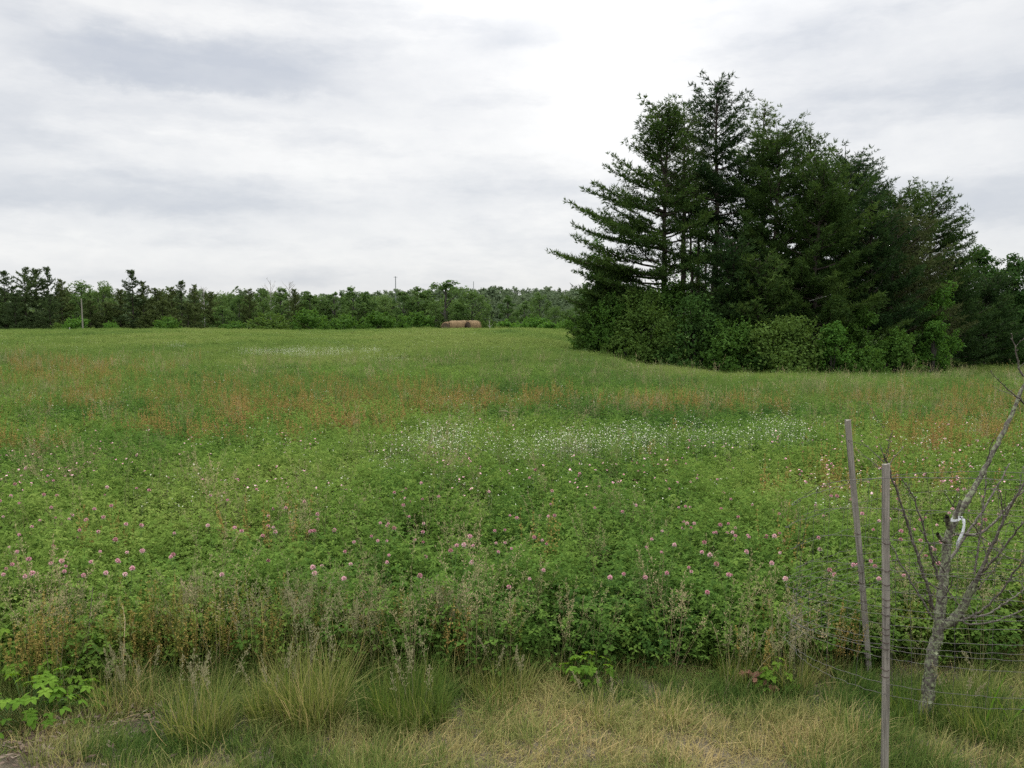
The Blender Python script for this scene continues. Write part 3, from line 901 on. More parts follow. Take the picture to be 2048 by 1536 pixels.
white_flower(32, 1341, 3.75, 'white cluster of bramble flowers at the near corner of the field')
white_flower(120, 1400, 3.55, 'white flower cluster low over the brown litter', .013, 6)
white_flower(152, 1310, 3.9, 'single small white flower among the brambles', .014, 2)
white_flower(253, 1312, 3.9, 'single white flower beside the pale dead stem', .013, 2)
white_flower(133, 1172, 4.6, 'cream yarrow head on a tall stalk beyond the sorrel', .010, 7)
white_flower(393, 1168, 4.8, 'small cream flower head above the clover', .010, 4)
white_flower(1755, 1233, 4.5, 'small white clover head between the two stakes', .011, 5)

# crumbled brick at the field edge
p = gnd(1520, 1385); b = MB(); g = np.random.default_rng(3)
for k in range(16):
    ang = g.random(3) * 1.2
    b.box(np.array([g.normal(0, .028), g.normal(0, .03), .02 + abs(g.normal(.03, .035))]), .022 + .022 * g.random(), .02, .014 + .014 * g.random(), np.array(Euler(ang).to_matrix()), g.random())
o = b.build('brick_rubble', M['brick']); o.location = p
tag(o, 'small heap of crumbled red brick half hidden in grass', 'rubble', kind='stuff')

# brown litter and grey soil at the corner
b = MB(); g = np.random.default_rng(8); n = 900
px = np.concatenate([g.normal(260, 60, n // 3), g.normal(110, 70, n // 3), g.normal(60, 90, n - 2 * (n // 3))]); py = np.concatenate([g.normal(1435, 22, n // 3), g.normal(1440, 14, n // 3), g.normal(1505, 26, n - 2 * (n // 3))])
C = np.array([gnd(a, c) for a, c in zip(px, py)]) + np.array([0, 0, .012]); C[:, 2] += g.random(n) * .02
U = g.normal(0, 1, (n, 3)) * np.array([1, 1, .4]); U /= np.linalg.norm(U, axis=1)[:, None]
W = np.cross(U, g.normal(0, .4, (n, 3)) + [0, 0, 1]); W /= np.linalg.norm(W, axis=1)[:, None]
b.leaf(C, U * (.012 + .014 * g.random(n))[:, None], W * (.003 + .006 * g.random(n))[:, None], g.random(n))
tag(b.build('litter', foliage('dead_litter', (.06, .042, .030), (.13, .095, .070), (.26, .21, .16), .1)), 'brown dead leaves and bits of stalk lying on grey soil', 'litter', kind='stuff')

# ================================================================== STAKES, CAGE, FRUIT TREE
def stake(base, top, w, label):
    base = np.array(base, float); top = np.array(top, float)
    v = top - base; L = np.linalg.norm(v)
    b = MB(); g = np.random.default_rng(int(base[1] * 100))
    n = 14
    ring = np.array([[-1, -1], [-.82, -1.0], [.82, -1.0], [1, -.82], [1, .82], [.82, 1], [-.82, 1], [-1, .82]]) * w / 2
    V = []
    for i in range(n):
        t = i / (n - 1)
        c = np.array([.003 * math.sin(t * 5), .002 * math.sin(t * 7 + 1), 0])
        for q in ring:
            V.append([q[0] * (1 + g.normal(0, .015)) + c[0], q[1] * .8 + c[1], t * L - .12 * (1 - t) + (g.normal(0, .002) if i == n - 1 else 0)])
    b.grid(np.array(V), n, 8, .5, True)
    b._add(np.array(V[-8:]), [list(range(8))], 8, .5, False)
    o = b.build('wooden_stake', M['stake']); o.location = base
    o.rotation_mode = 'QUATERNION'; o.rotation_quaternion = Vector((0, 0, 1)).rotation_difference(Vector(v))
    for poly in o.data.polygons: poly.use_smooth = False
    return tag(o, label, 'stake', 'wooden stakes of the wire cage')


NS = np.array([*at(1767, 1600, 2.93)[:2], 0.]); NS[2] = gz(NS[0], NS[1])
NT_ = at(1774, 928, 2.96)
FS = np.array([*at(1737, 1375, 3.92)[:2], 0.]); FS[2] = gz(FS[0], FS[1])
FT_ = at(1697, 840, 3.90)
stake(NS, NT_, .0225, 'grey weathered stake nearest the camera, standing upright at the wire cage')
stake(FS, FT_, .0235, 'taller grey weathered stake leaning at the far side of the wire cage')

loop = np.array([[NS[0] + .01, NS[1] - .018], [1.16, 3.14], [1.14, 3.36], [1.20, 3.52], [FS[0] - .06, FS[1] - .03], [1.95, 4.05], [2.35, 4.02], [2.62, 3.65], [2.52, 3.20], [2.15, 2.84], [1.68, 2.82]])


def closed(P, m=14):
    n = len(P); out = []
    for i in range(n):
        p0, p1, p2, p3 = P[(i - 1) % n], P[i], P[(i + 1) % n], P[(i + 2) % n]
        for t in np.linspace(0, 1, m, endpoint=False):
            out.append(.5 * (2 * p1 + (p2 - p0) * t + (2 * p0 - 5 * p1 + 4 * p2 - p3) * t * t + (3 * p1 - p0 - 3 * p2 + p3) * t ** 3))
    return np.array(out)


ring = closed(loop)
NR = len(ring)
cage = empty('wire_cage', (1.75, 3.5, gz(1.75, 3.5)), 0, 'rusty wire fencing bent into a loose cage around the fruit tree', 'wire cage')
c0 = np.array(cage.location)
hts = [.335, .375, .45, .475, .50, .53, .575, .61, .64, .69, .745, .845, .95, 1.055]
sag = lambda u, k: .018 * np.sin(u * 6.283 * 2 + k * 1.3) + .03 * np.sin(u * 6.283 + 2.2)
top_extra = lambda u: .07 * np.cos(u * 6.283 + .35) - .04 - .06 * np.exp(-((u - .2) / .09) ** 2)
u = np.linspace(0, 1, NR, endpoint=False)
b = MB(); g = np.random.default_rng(77)
for k, h in enumerate(hts):
    f = k / (len(hts) - 1)
    P = np.stack([ring[:, 0], ring[:, 1], h + sag(u, k * .5) * (.4 + .6 * f) + top_extra(u) * f], 1)
    P[:, :2] += g.normal(0, .0035, (NR, 2)) + (P[:, :2] - P[:, :2].mean(0)) * (.03 * math.sin(k * 1.7))
    P = np.concatenate([P, P[:1]])
    b.tube(P - c0, (.0008 if k < len(hts) - 1 else .0011), 4)
b.build('horizontal_wire', M['wire'], cage)
b = MB()
dl = np.concatenate([[0], np.cumsum(np.linalg.norm(np.diff(np.concatenate([ring, ring[:1]]), axis=0), axis=1))])
for s in np.arange(0, dl[-1], .125):
    i = int(np.searchsorted(dl, s)) % NR
    uu = i / NR
    lean = g.normal(0, .012)
    pts = []
    for f in np.linspace(0, 1, 6):
        h = hts[0] + (hts[-1] - hts[0]) * f
        pts.append([ring[i, 0] + lean * f * 3 + g.normal(0, .003), ring[i, 1] + g.normal(0, .003), h + float(sag(uu, f * 6)) * (.4 + .6 * f) + float(top_extra(uu)) * f])
    b.tube(np.array(pts) - c0, .0008, 4)
b.build('vertical_wire', M['wire'], cage)


def fruit_tree():
    D0 = 3.46
    z1 = lambda a: (a[0] / 4.096 + 1548, a[1] / 4.096 + 640)
    z2 = lambda a: (a[0] / 4.096 + 1548, a[1] / 4.096 + 900)
    z3 = lambda a: (a[0] / 4.096 + 1548, a[1] / 4.096 + 1161)
    basep = np.array([*at(1848, 1470, D0)[:2], 0]); basep[2] = gz(basep[0], basep[1])
    root = empty('fruit_tree', basep, 0, 'small bare fruit tree with lichen-covered trunk inside the wire cage', 'tree')
    g = np.random.default_rng(42)

    def path(pts, dd0, dd1, wob=.004):
        n = len(pts)
        q = np.array([at(a[0], a[1], D0 + dd0 + (dd1 - dd0) * i / max(1, n - 1)) for i, a in enumerate(pts)]) - basep
        # resample
        seg = np.linalg.norm(np.diff(q, axis=0), axis=1); s = np.concatenate([[0], np.cumsum(seg)])
        m = max(4, int(s[-1] / .022))
        ss = np.linspace(0, s[-1], m)
        out = np.stack([np.interp(ss, s, q[:, k]) for k in range(3)], 1)
        for _ in range(2):
            out[1:-1] = .25 * out[:-2] + .5 * out[1:-1] + .25 * out[2:]
        out[1:-1] += g.normal(0, wob, (m - 2, 3)) * np.array([1, 1, .5])
        return out

    tr = MB()
    trunk = [z3(a) for a in [(1215, 1240), (1225, 1120), (1262, 980), (1275, 800), (1290, 640), (1330, 480), (1350, 390), (1358, 270)]]
    P = path(trunk, 0, .0, .002)
    rr = np.interp(np.linspace(0, 1, len(P)), [0, .08, .5, .8, 1], [.036, .027, .0235, .023, .021])
    tr.tube(P, rr, 16, .5, .16, 5)
    main = [z2(a) for a in [(1352, 1350), (1370, 1250), (1385, 1100), (1405, 950), (1415, 780), (1440, 640), (1490, 560), (1545, 460), (1640, 320), (1740, 130), (1810, -20)]] + [z1(a) for a in [(1900, 880), (1960, 740), (2010, 620), (2060, 510), (2090, 420)]]
    P = path(main, 0, .16, .0018)
    rr = np.interp(np.linspace(0, 1, len(P)), [0, .25, .42, .5, .8, 1], [.022, .016, .015, .011, .0085, .006])
    tr.tube(P, rr, 12, .5, .14, 7)
    fork = [z2(a) for a in [(1362, 1440), (1440, 1420), (1520, 1350), (1590, 1200), (1650, 1080)]]
    P = path(fork, 0, -.08, .002); tr.tube(P, np.linspace(.022, .012, len(P)), 10, .5, .12, 9)
    stub = [z2(a) for a in [(1470, 600), (1500, 520), (1530, 410)]]
    P = path(stub, .02, 0, .001); tr.tube(P, np.linspace(.010, .006, len(P)), 8, .5, .15, 2)
    stub = [z2(a) for a in [(1420, 760), (1365, 735), (1340, 685)]]
    P = path(stub, .01, -.03, .001); tr.tube(P, np.linspace(.011, .007, len(P)), 8, .5, .15, 2)
    stub = [z2(a) for a in [(1440, 640), (1425, 590), (1420, 545)]]
    P = path(stub, .02, -.02, .001); tr.tube(P, np.linspace(.013, .010, len(P)), 8, .5, .25, 2)
    # lichen crust: small raised flakes hugging the bark
    tr.build('trunk', M['fruit_bark'], root)
    lm = MB()
    for path_, r0, k in ((trunk, .0245, 420), (main[:8], .018, 260), (fork, .017, 120)):
        Q = path(path_, 0, 0 if path_ is trunk else (.08 if path_ is not fork else -.08), .001)
        i = g.integers(0, len(Q) - 1, k)
        th = g.random(k) * 6.283
        rrk = r0 * (1.0 if path_ is not trunk else np.interp(i / len(Q), [0, .1, .5, 1], [1.25, 1.1, .93, .85]))
        out = np.stack([np.cos(th), np.sin(th), g.normal(0, .15, k)], 1)
        C = Q[i] + out * (rrk * (1.0 + .10 * g.random(k)))[:, None] + g.normal(0, .004, (k, 3)) * [0, 0, 1]
        U = np.cross(out, g.normal(0, 1, (k, 3))); U /= np.linalg.norm(U, axis=1)[:, None]
        Wv = np.cross(out, U) + out * g.normal(0, .35, k)[:, None]
        s_ = .003 + .007 * g.random(k) ** 1.5
        lm.leaf(C, U * s_[:, None], Wv * (s_ * .8)[:, None], g.random(k))
    lm.build('lichen', foliage('lichen_flakes', (.10, .12, .06), (.22, .25, .14), (.36, .38, .26), .1), root)
    T = [
        ([(1310, 1310), (1250, 1100), (1180, 870), (1080, 560), (1000, 320), (955, 200), (925, 90), (900, 40)], -.02, -.16, .0085, 1),
        ([(1345, 1060), (1280, 830), (1220, 620), (1150, 400), (1100, 300), (1040, 230)], -.02, -.10, .0065, 1),
        ([(1300, 1370), (1200, 1200), (1070, 990), (960, 790), (890, 600)], .02, .14, .0055, 1),
        ([(1620, 1140), (1690, 1000), (1780, 800), (1870, 600), (1950, 430), (2040, 290), (2140, 120)], -.07, -.22, .0095, 1),
        ([(1480, 690), (1680, 700), (1800, 600), (1900, 480), (2048, 330), (2160, 210)], .03, .15, .0070, 1),
        ([(1640, 1020), (1690, 700), (1710, 450), (1740, 200), (1745, 90)], -.02, .06, .0055, 1),
        ([(1580, 1170), (1700, 1010), (1840, 860), (1960, 700), (2060, 570), (2180, 420)], -.04, -.30, .0070, 1),
        ([(1520, 1400), (1700, 1330), (1850, 1180), (1980, 1000), (2060, 880), (2150, 740)], -.06, -.30, .0060, 1),
        ([(1550, 1380), (1750, 1350), (1900, 1250), (2048, 1150), (2200, 1050)], -.02, .26, .0050, 1),
        ([(1540, 1400), (1560, 1440), (1750, 1420), (1900, 1380), (2060, 1300), (2200, 1220)], -.02, -.12, .0048, 1),
        ([(1430, 900), (1480, 850), (1600, 650), (1720, 480), (1830, 300), (1930, 110)], .05, .32, .0085, 0),
        ([(1380, 1100), (1450, 1200), (1560, 1300)], .0, -.12, .0040, 1),
        ([(1370, 1140), (1310, 1120), (1240, 1080), (1150, 1090)], -.02, -.12, .0042, 1),
        ([(1370, 1230), (1430, 1150), (1455, 1100), (1465, 1040)], -.02, -.10, .0035, 1),
        ([(1240, 1080), (1200, 1010), (1210, 960)], -.06, -.10, .0026, 1),
        ([(1300, 1330), (1265, 1260), (1230, 1170)], 0, -.06, .0035, 1),
        ([(1400, 1000), (1300, 860), (1240, 700), (1180, 620)], -.03, -.2, .0032, 1),
        ([(1690, 690), (1640, 620), (1560, 560)], .0, -.08, .0028, 1),
        ([(1780, 800), (1860, 860), (1960, 900), (2060, 920)], -.11, -.2, .0036, 1),
        ([(1870, 600), (1880, 470), (1850, 330), (1800, 250)], -.13, -.2, .0034, 1),
        ([(1470, 470), (1450, 400), (1380, 330)], .03, 0, .0030, 1),
        ([(1470, 460), (1490, 380), (1500, 350)], .03, 0, .0028, 1),
        ([(1060, 510), (1020, 490), (975, 475)], -.09, -.12, .0024, 1),
        ([(1210, 610), (1230, 520), (1260, 500)], -.05, -.1, .0022, 1),
        ([(1600, 1190), (1690, 1120), (1800, 980), (1890, 850)], -.05, -.02, .0034, 1),
        ([(1680, 700), (1740, 740), (1830, 800), (1870, 850)], .05, .0, .0026, 1),
        ([(1860, 620), (1930, 590), (2030, 600)], -.12, -.22, .0030, 1),
        ([(1720, 330), (1790, 300), (1830, 330)], .05, .09, .0025, 1),
        ([(1000, 330), (985, 260), (1000, 200)], -.12, -.15, .0022, 1),
    ]
    T1 = [([(2075, 470), (2035, 480), (2000, 370), (1975, 230), (1950, 120)], .14, .12, .0055, 1),
          ([(2048, 690), (1990, 630), (1900, 560), (1780, 430)], .15, .05, .0042, 1),
          ([(2000, 640), (2048, 690), (2100, 760)], .14, .2, .0040, 1),
          ([(945, 1185), (990, 1100), (1060, 1045)], -.15, -.14, .0026, 1), ([(912, 1165), (895, 1090), (870, 1020)], -.15, -.14, .0024, 1),
          ([(905, 1170), (850, 1115), (780, 1050), (710, 995)], -.15, -.10, .0028, 1), ([(930, 1250), (830, 1185), (735, 1115)], -.13, -.06, .0030, 1), ([(915, 1150), (935, 1060), (960, 930)], -.15, -.2, .0022, 1),
          ([(1740, 1160), (1760, 1060), (1800, 980)], .1, .02, .0026, 1)]
    for conv, lst in ((z2, T), (z1, T1)):
        for pts, a, b_, r0, spurs in lst:
            P = path([conv(q) for q in pts], a, b_, .0022)
            bm = MB(); n = len(P)
            rr = .86 * np.linspace(r0, max(.0012, r0 * .36), n) * (1 + .18 * (g.random(n) - .5))
            bm.tube(P, rr, 7, .5, .12, int(g.integers(99)))
            # knobbly spurs and buds along the twig
            for i in range(1, n, 1 if spurs else 3):
                if g.random() > .85:
                    continue
                d = g.normal(0, 1, 3); d[2] = abs(d[2]) * .6; d /= np.linalg.norm(d)
                l = .004 + .009 * g.random()
                q = P[i] + d * rr[i] * .6
                bm.tube(np.array([q, q + d * l * .6, q + d * l]), [.0016, .0024 * (.6 + .7 * g.random()), .0007], 5, g.random())
            # short side shoots
            for i in range(3, n - 1, 4):
                if g.random() < .92 and spurs:
                    t = P[min(i + 1, n - 1)] - P[i - 1]; t /= np.linalg.norm(t)
                    d = t * .6 + g.normal(0, .6, 3) + np.array([0, 0, .35]); d /= np.linalg.norm(d)
                    l = .03 + .14 * g.random() ** 1.5
                    Q = P[i] + d * np.linspace(0, l, 4)[:, None] + g.normal(0, .002, (4, 3))
                    bm.tube(Q, np.linspace(rr[i] * .5, .0009, 4), 5, .5)
                    for q in Q[1:]:
                        e = g.normal(0, 1, 3); e /= np.linalg.norm(e)
                        bm.tube(np.array([q, q + e * .005, q + e * .008]), [.0012, .0019, .0006], 4, .8)
            bm.build('branch', M['fruit_twig'], root)
    # white tape tied round the leader
    q = [z2(a) for a in [(1478, 575), (1500, 552), (1530, 545), (1552, 570), (1558, 610), (1550, 660), (1530, 710), (1508, 750), (1500, 785), (1506, 805)]]
    P = np.array([at(a, b_, D0 + .02 - .03 * math.sin(i / 9 * 3.1)) for i, (a, b_) in enumerate(q)])
    w = np.array([.004, .006, .007, .007, .005, .006, .007, .0065, .005, .002])
    side = np.array([.75, -.55, .15])
    th = np.array([.2, .9, .1]) * .0006
    L_, R_ = P - side * w[:, None], P + side * w[:, None]
    b = MB()
    V = np.stack([L_ - th, R_ - th, R_ + th, L_ + th], 1)
    b.grid(V.reshape(-1, 3) - P[0], len(P), 4, .5, True)
    k = at(*z2((1490, 565)), D0 + .02) - P[0]
    th_ = np.linspace(0, 6.283, 15)
    Q = k + np.stack([.019 * np.cos(th_), .017 * np.sin(th_), .006 * np.cos(th_)], 1)
    V = np.stack([Q + [0, 0, -.005], Q + [0, 0, .005]], 1)
    b.grid(V.reshape(-1, 3), len(Q), 2, .5)
    o = b.build('ribbon', M['ribbon']); o.location = P[0]
    tag(o, 'white plastic tape tied to the fruit tree, its end hanging down', 'ribbon')


fruit_tree()

# turns of rusty wire tying the fence to the stakes
for st_b, st_t, ys_, w_, own in ((NS, NT_, [1095, 1151, 1180, 1211, 1225, 1243, 1271, 1283, 1300, 1313, 1357, 1371], .0225, 'front'), (FS, FT_, [1070, 1150, 1172, 1188, 1210, 1228, 1250], .0235, 'back')):
    b = MB()
    for q_ in ys_:
        zz = EYE - (q_ - 648) * st_b[1] / F
        f = (zz - st_b[2]) / (st_t[2] - st_b[2]); c_ = st_b + (st_t - st_b) * f
        th_ = np.linspace(0, 6.283, 9) + .785 * .5
        r_ = w_ * .66
        b.tube(np.stack([c_[0] + r_ * np.cos(th_), c_[1] + r_ * np.sin(th_), c_[2] + .003 * np.cos(th_ * 2)], 1) - c0, .0012, 4)
    b.build('wire_tie', M['wire_tie'], cage)

# long loose blades standing in front of the cage
b = MB(); p = gnd(1830, 1480)
b.blades(np.array([[0, 0, 0], [.02, .05, 0], [.3, .05, 0], [.36, .02, 0], [.42, .04, 0]]), np.array([1.6, 2.8, .4, .2, 2.9]), np.array([.22, .3, .32, .36, .3]), np.array([.006, .005, .009, .011, .008]), np.array([.1, .3, .3, .55, .35]), np.array([.3, .3, .5, .7, .4]), np.array([.3, .35, .3, .3, .35]), seg=5)
o = b.build('broad_grass', M['bramble']); o.location = p
tag(o, 'few broad bright green grass blades beside the fruit tree', 'grass blades', None, 'thing')

# whitish dead spray lying in the field
p = gnd(1020, 834, .3); b = MB(); g = np.random.default_rng(2)
for k in range(7):
    a = g.normal(0, .5) + (0 if k % 2 else 3.1)
    e = np.array([math.cos(a) * .15 * (.4 + g.random()), g.normal(0, .15), .02 + .04 * g.random()])
    b.tube(np.array([[0, 0, 0], e * .5 + [0, 0, .02], e]), [.0035, .003, .0015], 5, .5)
o = b.build('dead_spray', M['feather']); o.location = p + np.array([0, 0, .05]); tag(o, 'whitish dead spray of stems lying on top of the green field', 'dead branch')

# ================================================================== HAY BALES
def bale(px, py, d, dia, length, rz, label):
    p = at(px, py, d)
    z0 = gz(p[0], p[1])
    o = empty('hay_bale', (p[0], p[1], z0 - .03), rz, label, 'hay bale', 'round hay bales beyond the crest of the field')
    r = dia / 2; g = np.random.default_rng(int(px)); n, m = 15, 40
    th = np.linspace(0, 2 * np.pi, m, endpoint=False); xs = np.linspace(-length / 2, length / 2, n)
    V = []
    for i, x in enumerate(xs):
        e = min(i, n - 1 - i); rk = r * (.80 if e == 0 else .93 if e == 1 else .985 if e == 2 else 1)
        rr = rk * (1 + .025 * g.normal(0, 1, m))
        zz = rr * np.sin(th); zz = np.where(zz < -r * .82, -r * .82, zz)
        V.append(np.stack([np.full(m, x) + g.normal(0, .012, m), rr * np.cos(th), zz + r * .85], 1))
    b = MB(); b.grid(np.array(V).reshape(-1, 3), n, m, .5, True)
    k = 1800; t2 = g.random(k) * 6.283; x = g.uniform(-length / 2, length / 2, k)
    out = np.stack([np.zeros(k), np.cos(t2), np.sin(t2)], 1)
    C = np.stack([x, r * np.cos(t2), np.maximum(r * np.sin(t2), -r * .8) + r * .85], 1)
    U = np.stack([g.normal(0, .5, k), -np.sin(t2), np.cos(t2)], 1) + out * g.normal(.15, .25, k)[:, None]
    U /= np.linalg.norm(U, axis=1)[:, None]
    b.leaf(C, U * .09, np.cross(U, out) * .012, g.random(k))
    b.build('hay', M['hay'], o)
    for sx in (-1, 1):
        b = MB()
        rings = []
        for q in np.linspace(.02, .82, 9):
            rr = r * q * (1 + .02 * g.normal(0, 1, m)); zz = np.maximum(rr * np.sin(th), -r * .82)
            rings.append(np.stack([sx * (length / 2 + .015 + .03 * g.random(m)), rr * np.cos(th), zz + r * .85], 1) if False else np.stack([sx * (length / 2 + .01 + .035 * g.random(m)), rr * np.cos(th), zz + r * .85], 1))
        b.grid(np.array(rings).reshape(-1, 3), 9, m, .5, True)
        b.build('bale_end', M['hay_end'], o)


bale(897, 657, 112, 1.58, 1.5, rad(62), 'dark-ended hay bale at the outer end of the group, partly hidden')
bale(913, 657, 110, 1.62, 1.9, rad(12), 'widest hay bale, showing its light curved side')
bale(931, 657, 112.0, 1.74, 1.7, rad(-20), 'hay bale set farther back between two others')
bale(946, 657, 110.5, 1.66, 1.6, rad(38), 'hay bale showing its dark round end and light side')

# ================================================================== TREES
def pine(px, topy, d, label, mat, crown_base=.25, lmax=4.2, seed=1, explicit=(), dens=1.0, group='tall pines of the clump', base_py=None, top_w=.14, droop=0.0, power=.75, twin=None, name='pine_tree', bare=0, trunk_r=None, az_bias=None, lean=0):
    g = np.random.default_rng(seed)
    top = at(px, topy, d); bx, by = top[0] - lean, top[1]
    z0 = gz(bx, by); H = top[2] - z0
    root = empty(name, (bx, by, z0), 0, label, 'pine tree', group)
    tr = MB(); cr = MB()
    r0 = trunk_r or H * .013
    n = 14
    tz = np.linspace(-.2, H, n)
    wob = np.cumsum(g.normal(0, .05, (n, 2)), 0); wob -= wob[0]; wob -= np.linspace(0, 1, n)[:, None] * wob[-1]
    tp = np.stack([wob[:, 0] + lean * np.clip(tz / H, 0, 1) ** 1.3, wob[:, 1], tz], 1)
    tr.tube(tp, r0 * (1 - np.linspace(0, 1, n)) ** .8 + .02, 9, .5, .08, seed)
    axis = lambda z: np.array([np.interp(z, tz, tp[:, 0]), np.interp(z, tz, tp[:, 1]), z])
    cb = H * crown_base
    todo = []
    z = cb
    while z < H - .35:
        t = (z - cb) / (H - cb)
        k = g.integers(4, 6)
        a0 = g.random() * 6.283
        for i in range(k):
            L = lmax * ((1 - t) ** power * (.55 + .6 * g.random()) + top_w * (1 - t * .5))
            if t < .12: L *= .7
            a = a0 + i * 6.283 / k + g.normal(0, .25)
            todo.append((z + g.normal(0, .24), a + g.normal(0, .2), L, np.interp(t, [0, .5, 1], [-.05 + droop, .22 + droop, .95]) + g.normal(0, .08), .20 + .15 * g.random()))
        z += (.92 + .40 * g.random()) * (1 - .62 * t) * H / 18
    expl = []
    for tip_px, tip_py, dd, up in explicit:
        tip = at(tip_px, tip_py, d + dd) - np.array([bx, by, z0])
        hd = math.hypot(tip[0] - axis(tip[2])[0], tip[1])
        curve = .16 + .08 * g.random()
        zb = tip[2] - hd * (up + curve)
        todo.append((zb, math.atan2(tip[1] - 0, tip[0] - axis(zb)[0]), hd, up, curve)); expl.append(todo[-1])
        for _ in range(1):
            kq = .55 + .35 * g.random()
            todo.append((zb + g.normal(.1, .35), todo[-1][1] + g.normal(0, .28), hd * kq, up + g.normal(0, .10), curve + .05 * g.random()))
    if twin:
        zt, tx, th = twin
        q = axis(zt * H)
        e = np.array([tx, g.normal(0, .3), th * H])
        s_ = np.linspace(0, 1, 6)[:, None]
        P = q * (1 - s_) + e * s_ + np.array([tx * .25, 0, 0]) * np.sin(s_ * 3.14)
        tr.tube(P, np.linspace(r0 * .35, .02, 6), 6)
        for s in np.linspace(.35, 1, 9):
            pt = P[0] * (1 - s) + P[-1] * s
            for i in range(4):
                todo.append((pt[2], g.random() * 6.283, .5 + 1.1 * (1 - s) + .3 * g.random(), .7, .25, pt))
    for it in todo:
        zb, a, L, up, cv = it[:5]
        p0 = it[5] if len(it) > 5 else axis(min(max(zb, .3), H))
        hd = np.array([math.cos(a), math.sin(a), 0.])
        sd = np.array([-hd[1], hd[0], 0.])
        m = max(4, int(L / .5)); s = np.linspace(0, 1, m)
        wig = np.cumsum(g.normal(0, .03, m)) * L
        Pb = p0 + hd * (L * s)[:, None] + sd * wig[:, None] + np.array([0, 0, 1.]) * (L * (up * s + cv * s * s))[:, None]
        tr.tube(Pb, np.linspace(min(.075, .02 + .012 * L), .012, m), 4)
        if bare and g.random() < bare:
            continue
        nt = max(3, int(L / .24))
        ss = np.linspace(.16 if L < 2.5 else .30, 1, nt)
        bsh = g.normal(0, .15)
        for q in ss:
            c = np.array([np.interp(q, s, Pb[:, k]) for k in range(3)])
            for sg in (-1, 1):
                if g.random() < .12: continue
                tl = (.34 * L * (1 - q) + .42) * (.6 + .6 * g.random())
                td = hd * (.75 + .3 * q) + sd * sg * (.95 - .55 * q) + np.array([0, 0, .06 + .26 * q + g.normal(0, .06)])
                td /= np.linalg.norm(td)
                kk = max(2, int(tl / .17 * dens * (.85 if len(it) == 5 and it in expl else 1)))
                w = np.linspace(.15, 1, kk) * tl
                T = c + td * w[:, None] + g.normal(0, .05, (kk, 3)) * [1, 1, .6]
                rep = 8
                Tq = np.repeat(T, rep, 0); nn = len(Tq)
                dirs = td * .55 + g.normal(0, .55, (nn, 3)) * [1, 1, .75] + np.array([0, 0, .34]); dirs /= np.linalg.norm(dirs, axis=1)[:, None]
                ln = (.07 + .11 * g.random(nn) ** 1.3) * (.8 + .4 * g.random())
                Wv = np.cross(dirs, g.normal(0, 1, (nn, 3))); Wv /= np.linalg.norm(Wv, axis=1)[:, None]
                td[2] += g.normal(0, .06)
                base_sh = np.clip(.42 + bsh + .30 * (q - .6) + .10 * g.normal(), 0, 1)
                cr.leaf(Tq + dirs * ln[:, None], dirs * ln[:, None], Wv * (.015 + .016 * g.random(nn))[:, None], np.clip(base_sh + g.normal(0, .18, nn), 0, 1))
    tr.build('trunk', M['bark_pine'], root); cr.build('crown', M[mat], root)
    return root


def crown_leaves(b, g, C, Rr, n, size, shade0=.5, gravity=.25, squash=.85):
    """leaf clump: small faces through the outer part of an uneven ball"""
    d = g.normal(0, 1, (n, 3)); d /= np.linalg.norm(d, axis=1)[:, None]
    q = (.35 + .65 * g.random(n) ** .45) * (1 + .28 * (vnoise(d[:, 0] * 3 + C[0], d[:, 1] * 3 + d[:, 2] * 2 + C[2], 4) - .5) * 1.8)
    P = C + d * (q * Rr)[:, None] * np.array([1, 1, squash])
    N = d * .8 + g.normal(0, .55, (n, 3)) + np.array([0, 0, .5]); N /= np.linalg.norm(N, axis=1)[:, None]
    U = np.cross(N, g.normal(0, 1, (n, 3))); U /= np.linalg.norm(U, axis=1)[:, None]
    W = np.cross(N, U); s = size * (.6 + .8 * g.random(n))
    b.leaf(P, U * s[:, None], W * (s * .62)[:, None], np.clip(shade0 + g.normal(0, .18, n), 0, 1))


def broadleaf_meshes(seed, H=10., width=.55, lobes=16, leaves=170, size=.20, mat='far_leaf', base=.12, open_=0.0):
    """trunk and crown meshes of a broadleaf tree of height H"""
    g = np.random.default_rng(seed); tr = MB(); cr = MB()
    n = 8; tz = np.linspace(-.2, H * .82, n)
    wob = np.cumsum(g.normal(0, .07, (n, 2)), 0)
    tp = np.stack([wob[:, 0], wob[:, 1], tz], 1)
    tr.tube(tp, np.linspace(H * .020, H * .005, n), 8, .5, .1, seed)
    rx = H * width * .5
    for i in range(lobes):
        t = base + (1 - base) * (i + .5) / lobes
        zc = H * (t * .93)
        env = rx * math.sin(math.pi * min(1, (t - base) / (1 - base) * .86 + .12)) ** .7
        a = i * 2.4 + g.normal(0, .5); q = env * (.35 + .5 * g.random()) * (1 - .4 * (t > .9))
        lr = rx * (.34 + .22 * g.random()) * (1.05 - .35 * t)
        C = np.array([q * math.cos(a), q * math.sin(a), min(zc, H - lr * .85)])
        z0 = max(.1 * H, C[2] - q * .9 - .1 * H)
        p0 = np.array([np.interp(z0, tz, tp[:, 0]), np.interp(z0, tz, tp[:, 1]), min(z0, H * .8)])
        tr.tube(np.array([p0, p0 * .45 + C * .55 + [0, 0, -.1 * lr], C]), [H * .008, H * .005, H * .002], 5)
        sub = 7
        for k in range(sub):
            o = g.normal(0, 1, 3); o /= np.linalg.norm(o)
            crown_leaves(cr, g, C + o * lr * .7 * np.array([1, 1, .75]), lr * (.30 + .3 * g.random()), int(leaves / sub * (1 - open_)), size, np.clip(.5 + g.normal(0, .12), .1, .9))
    zt = max(v[:, 2].max() for v in cr.v)
    for v in cr.v + tr.v: v[:, 2] *= H / zt
    return tr.mesh('trunk', M['bark_grey']), cr.mesh('crown', M[mat])


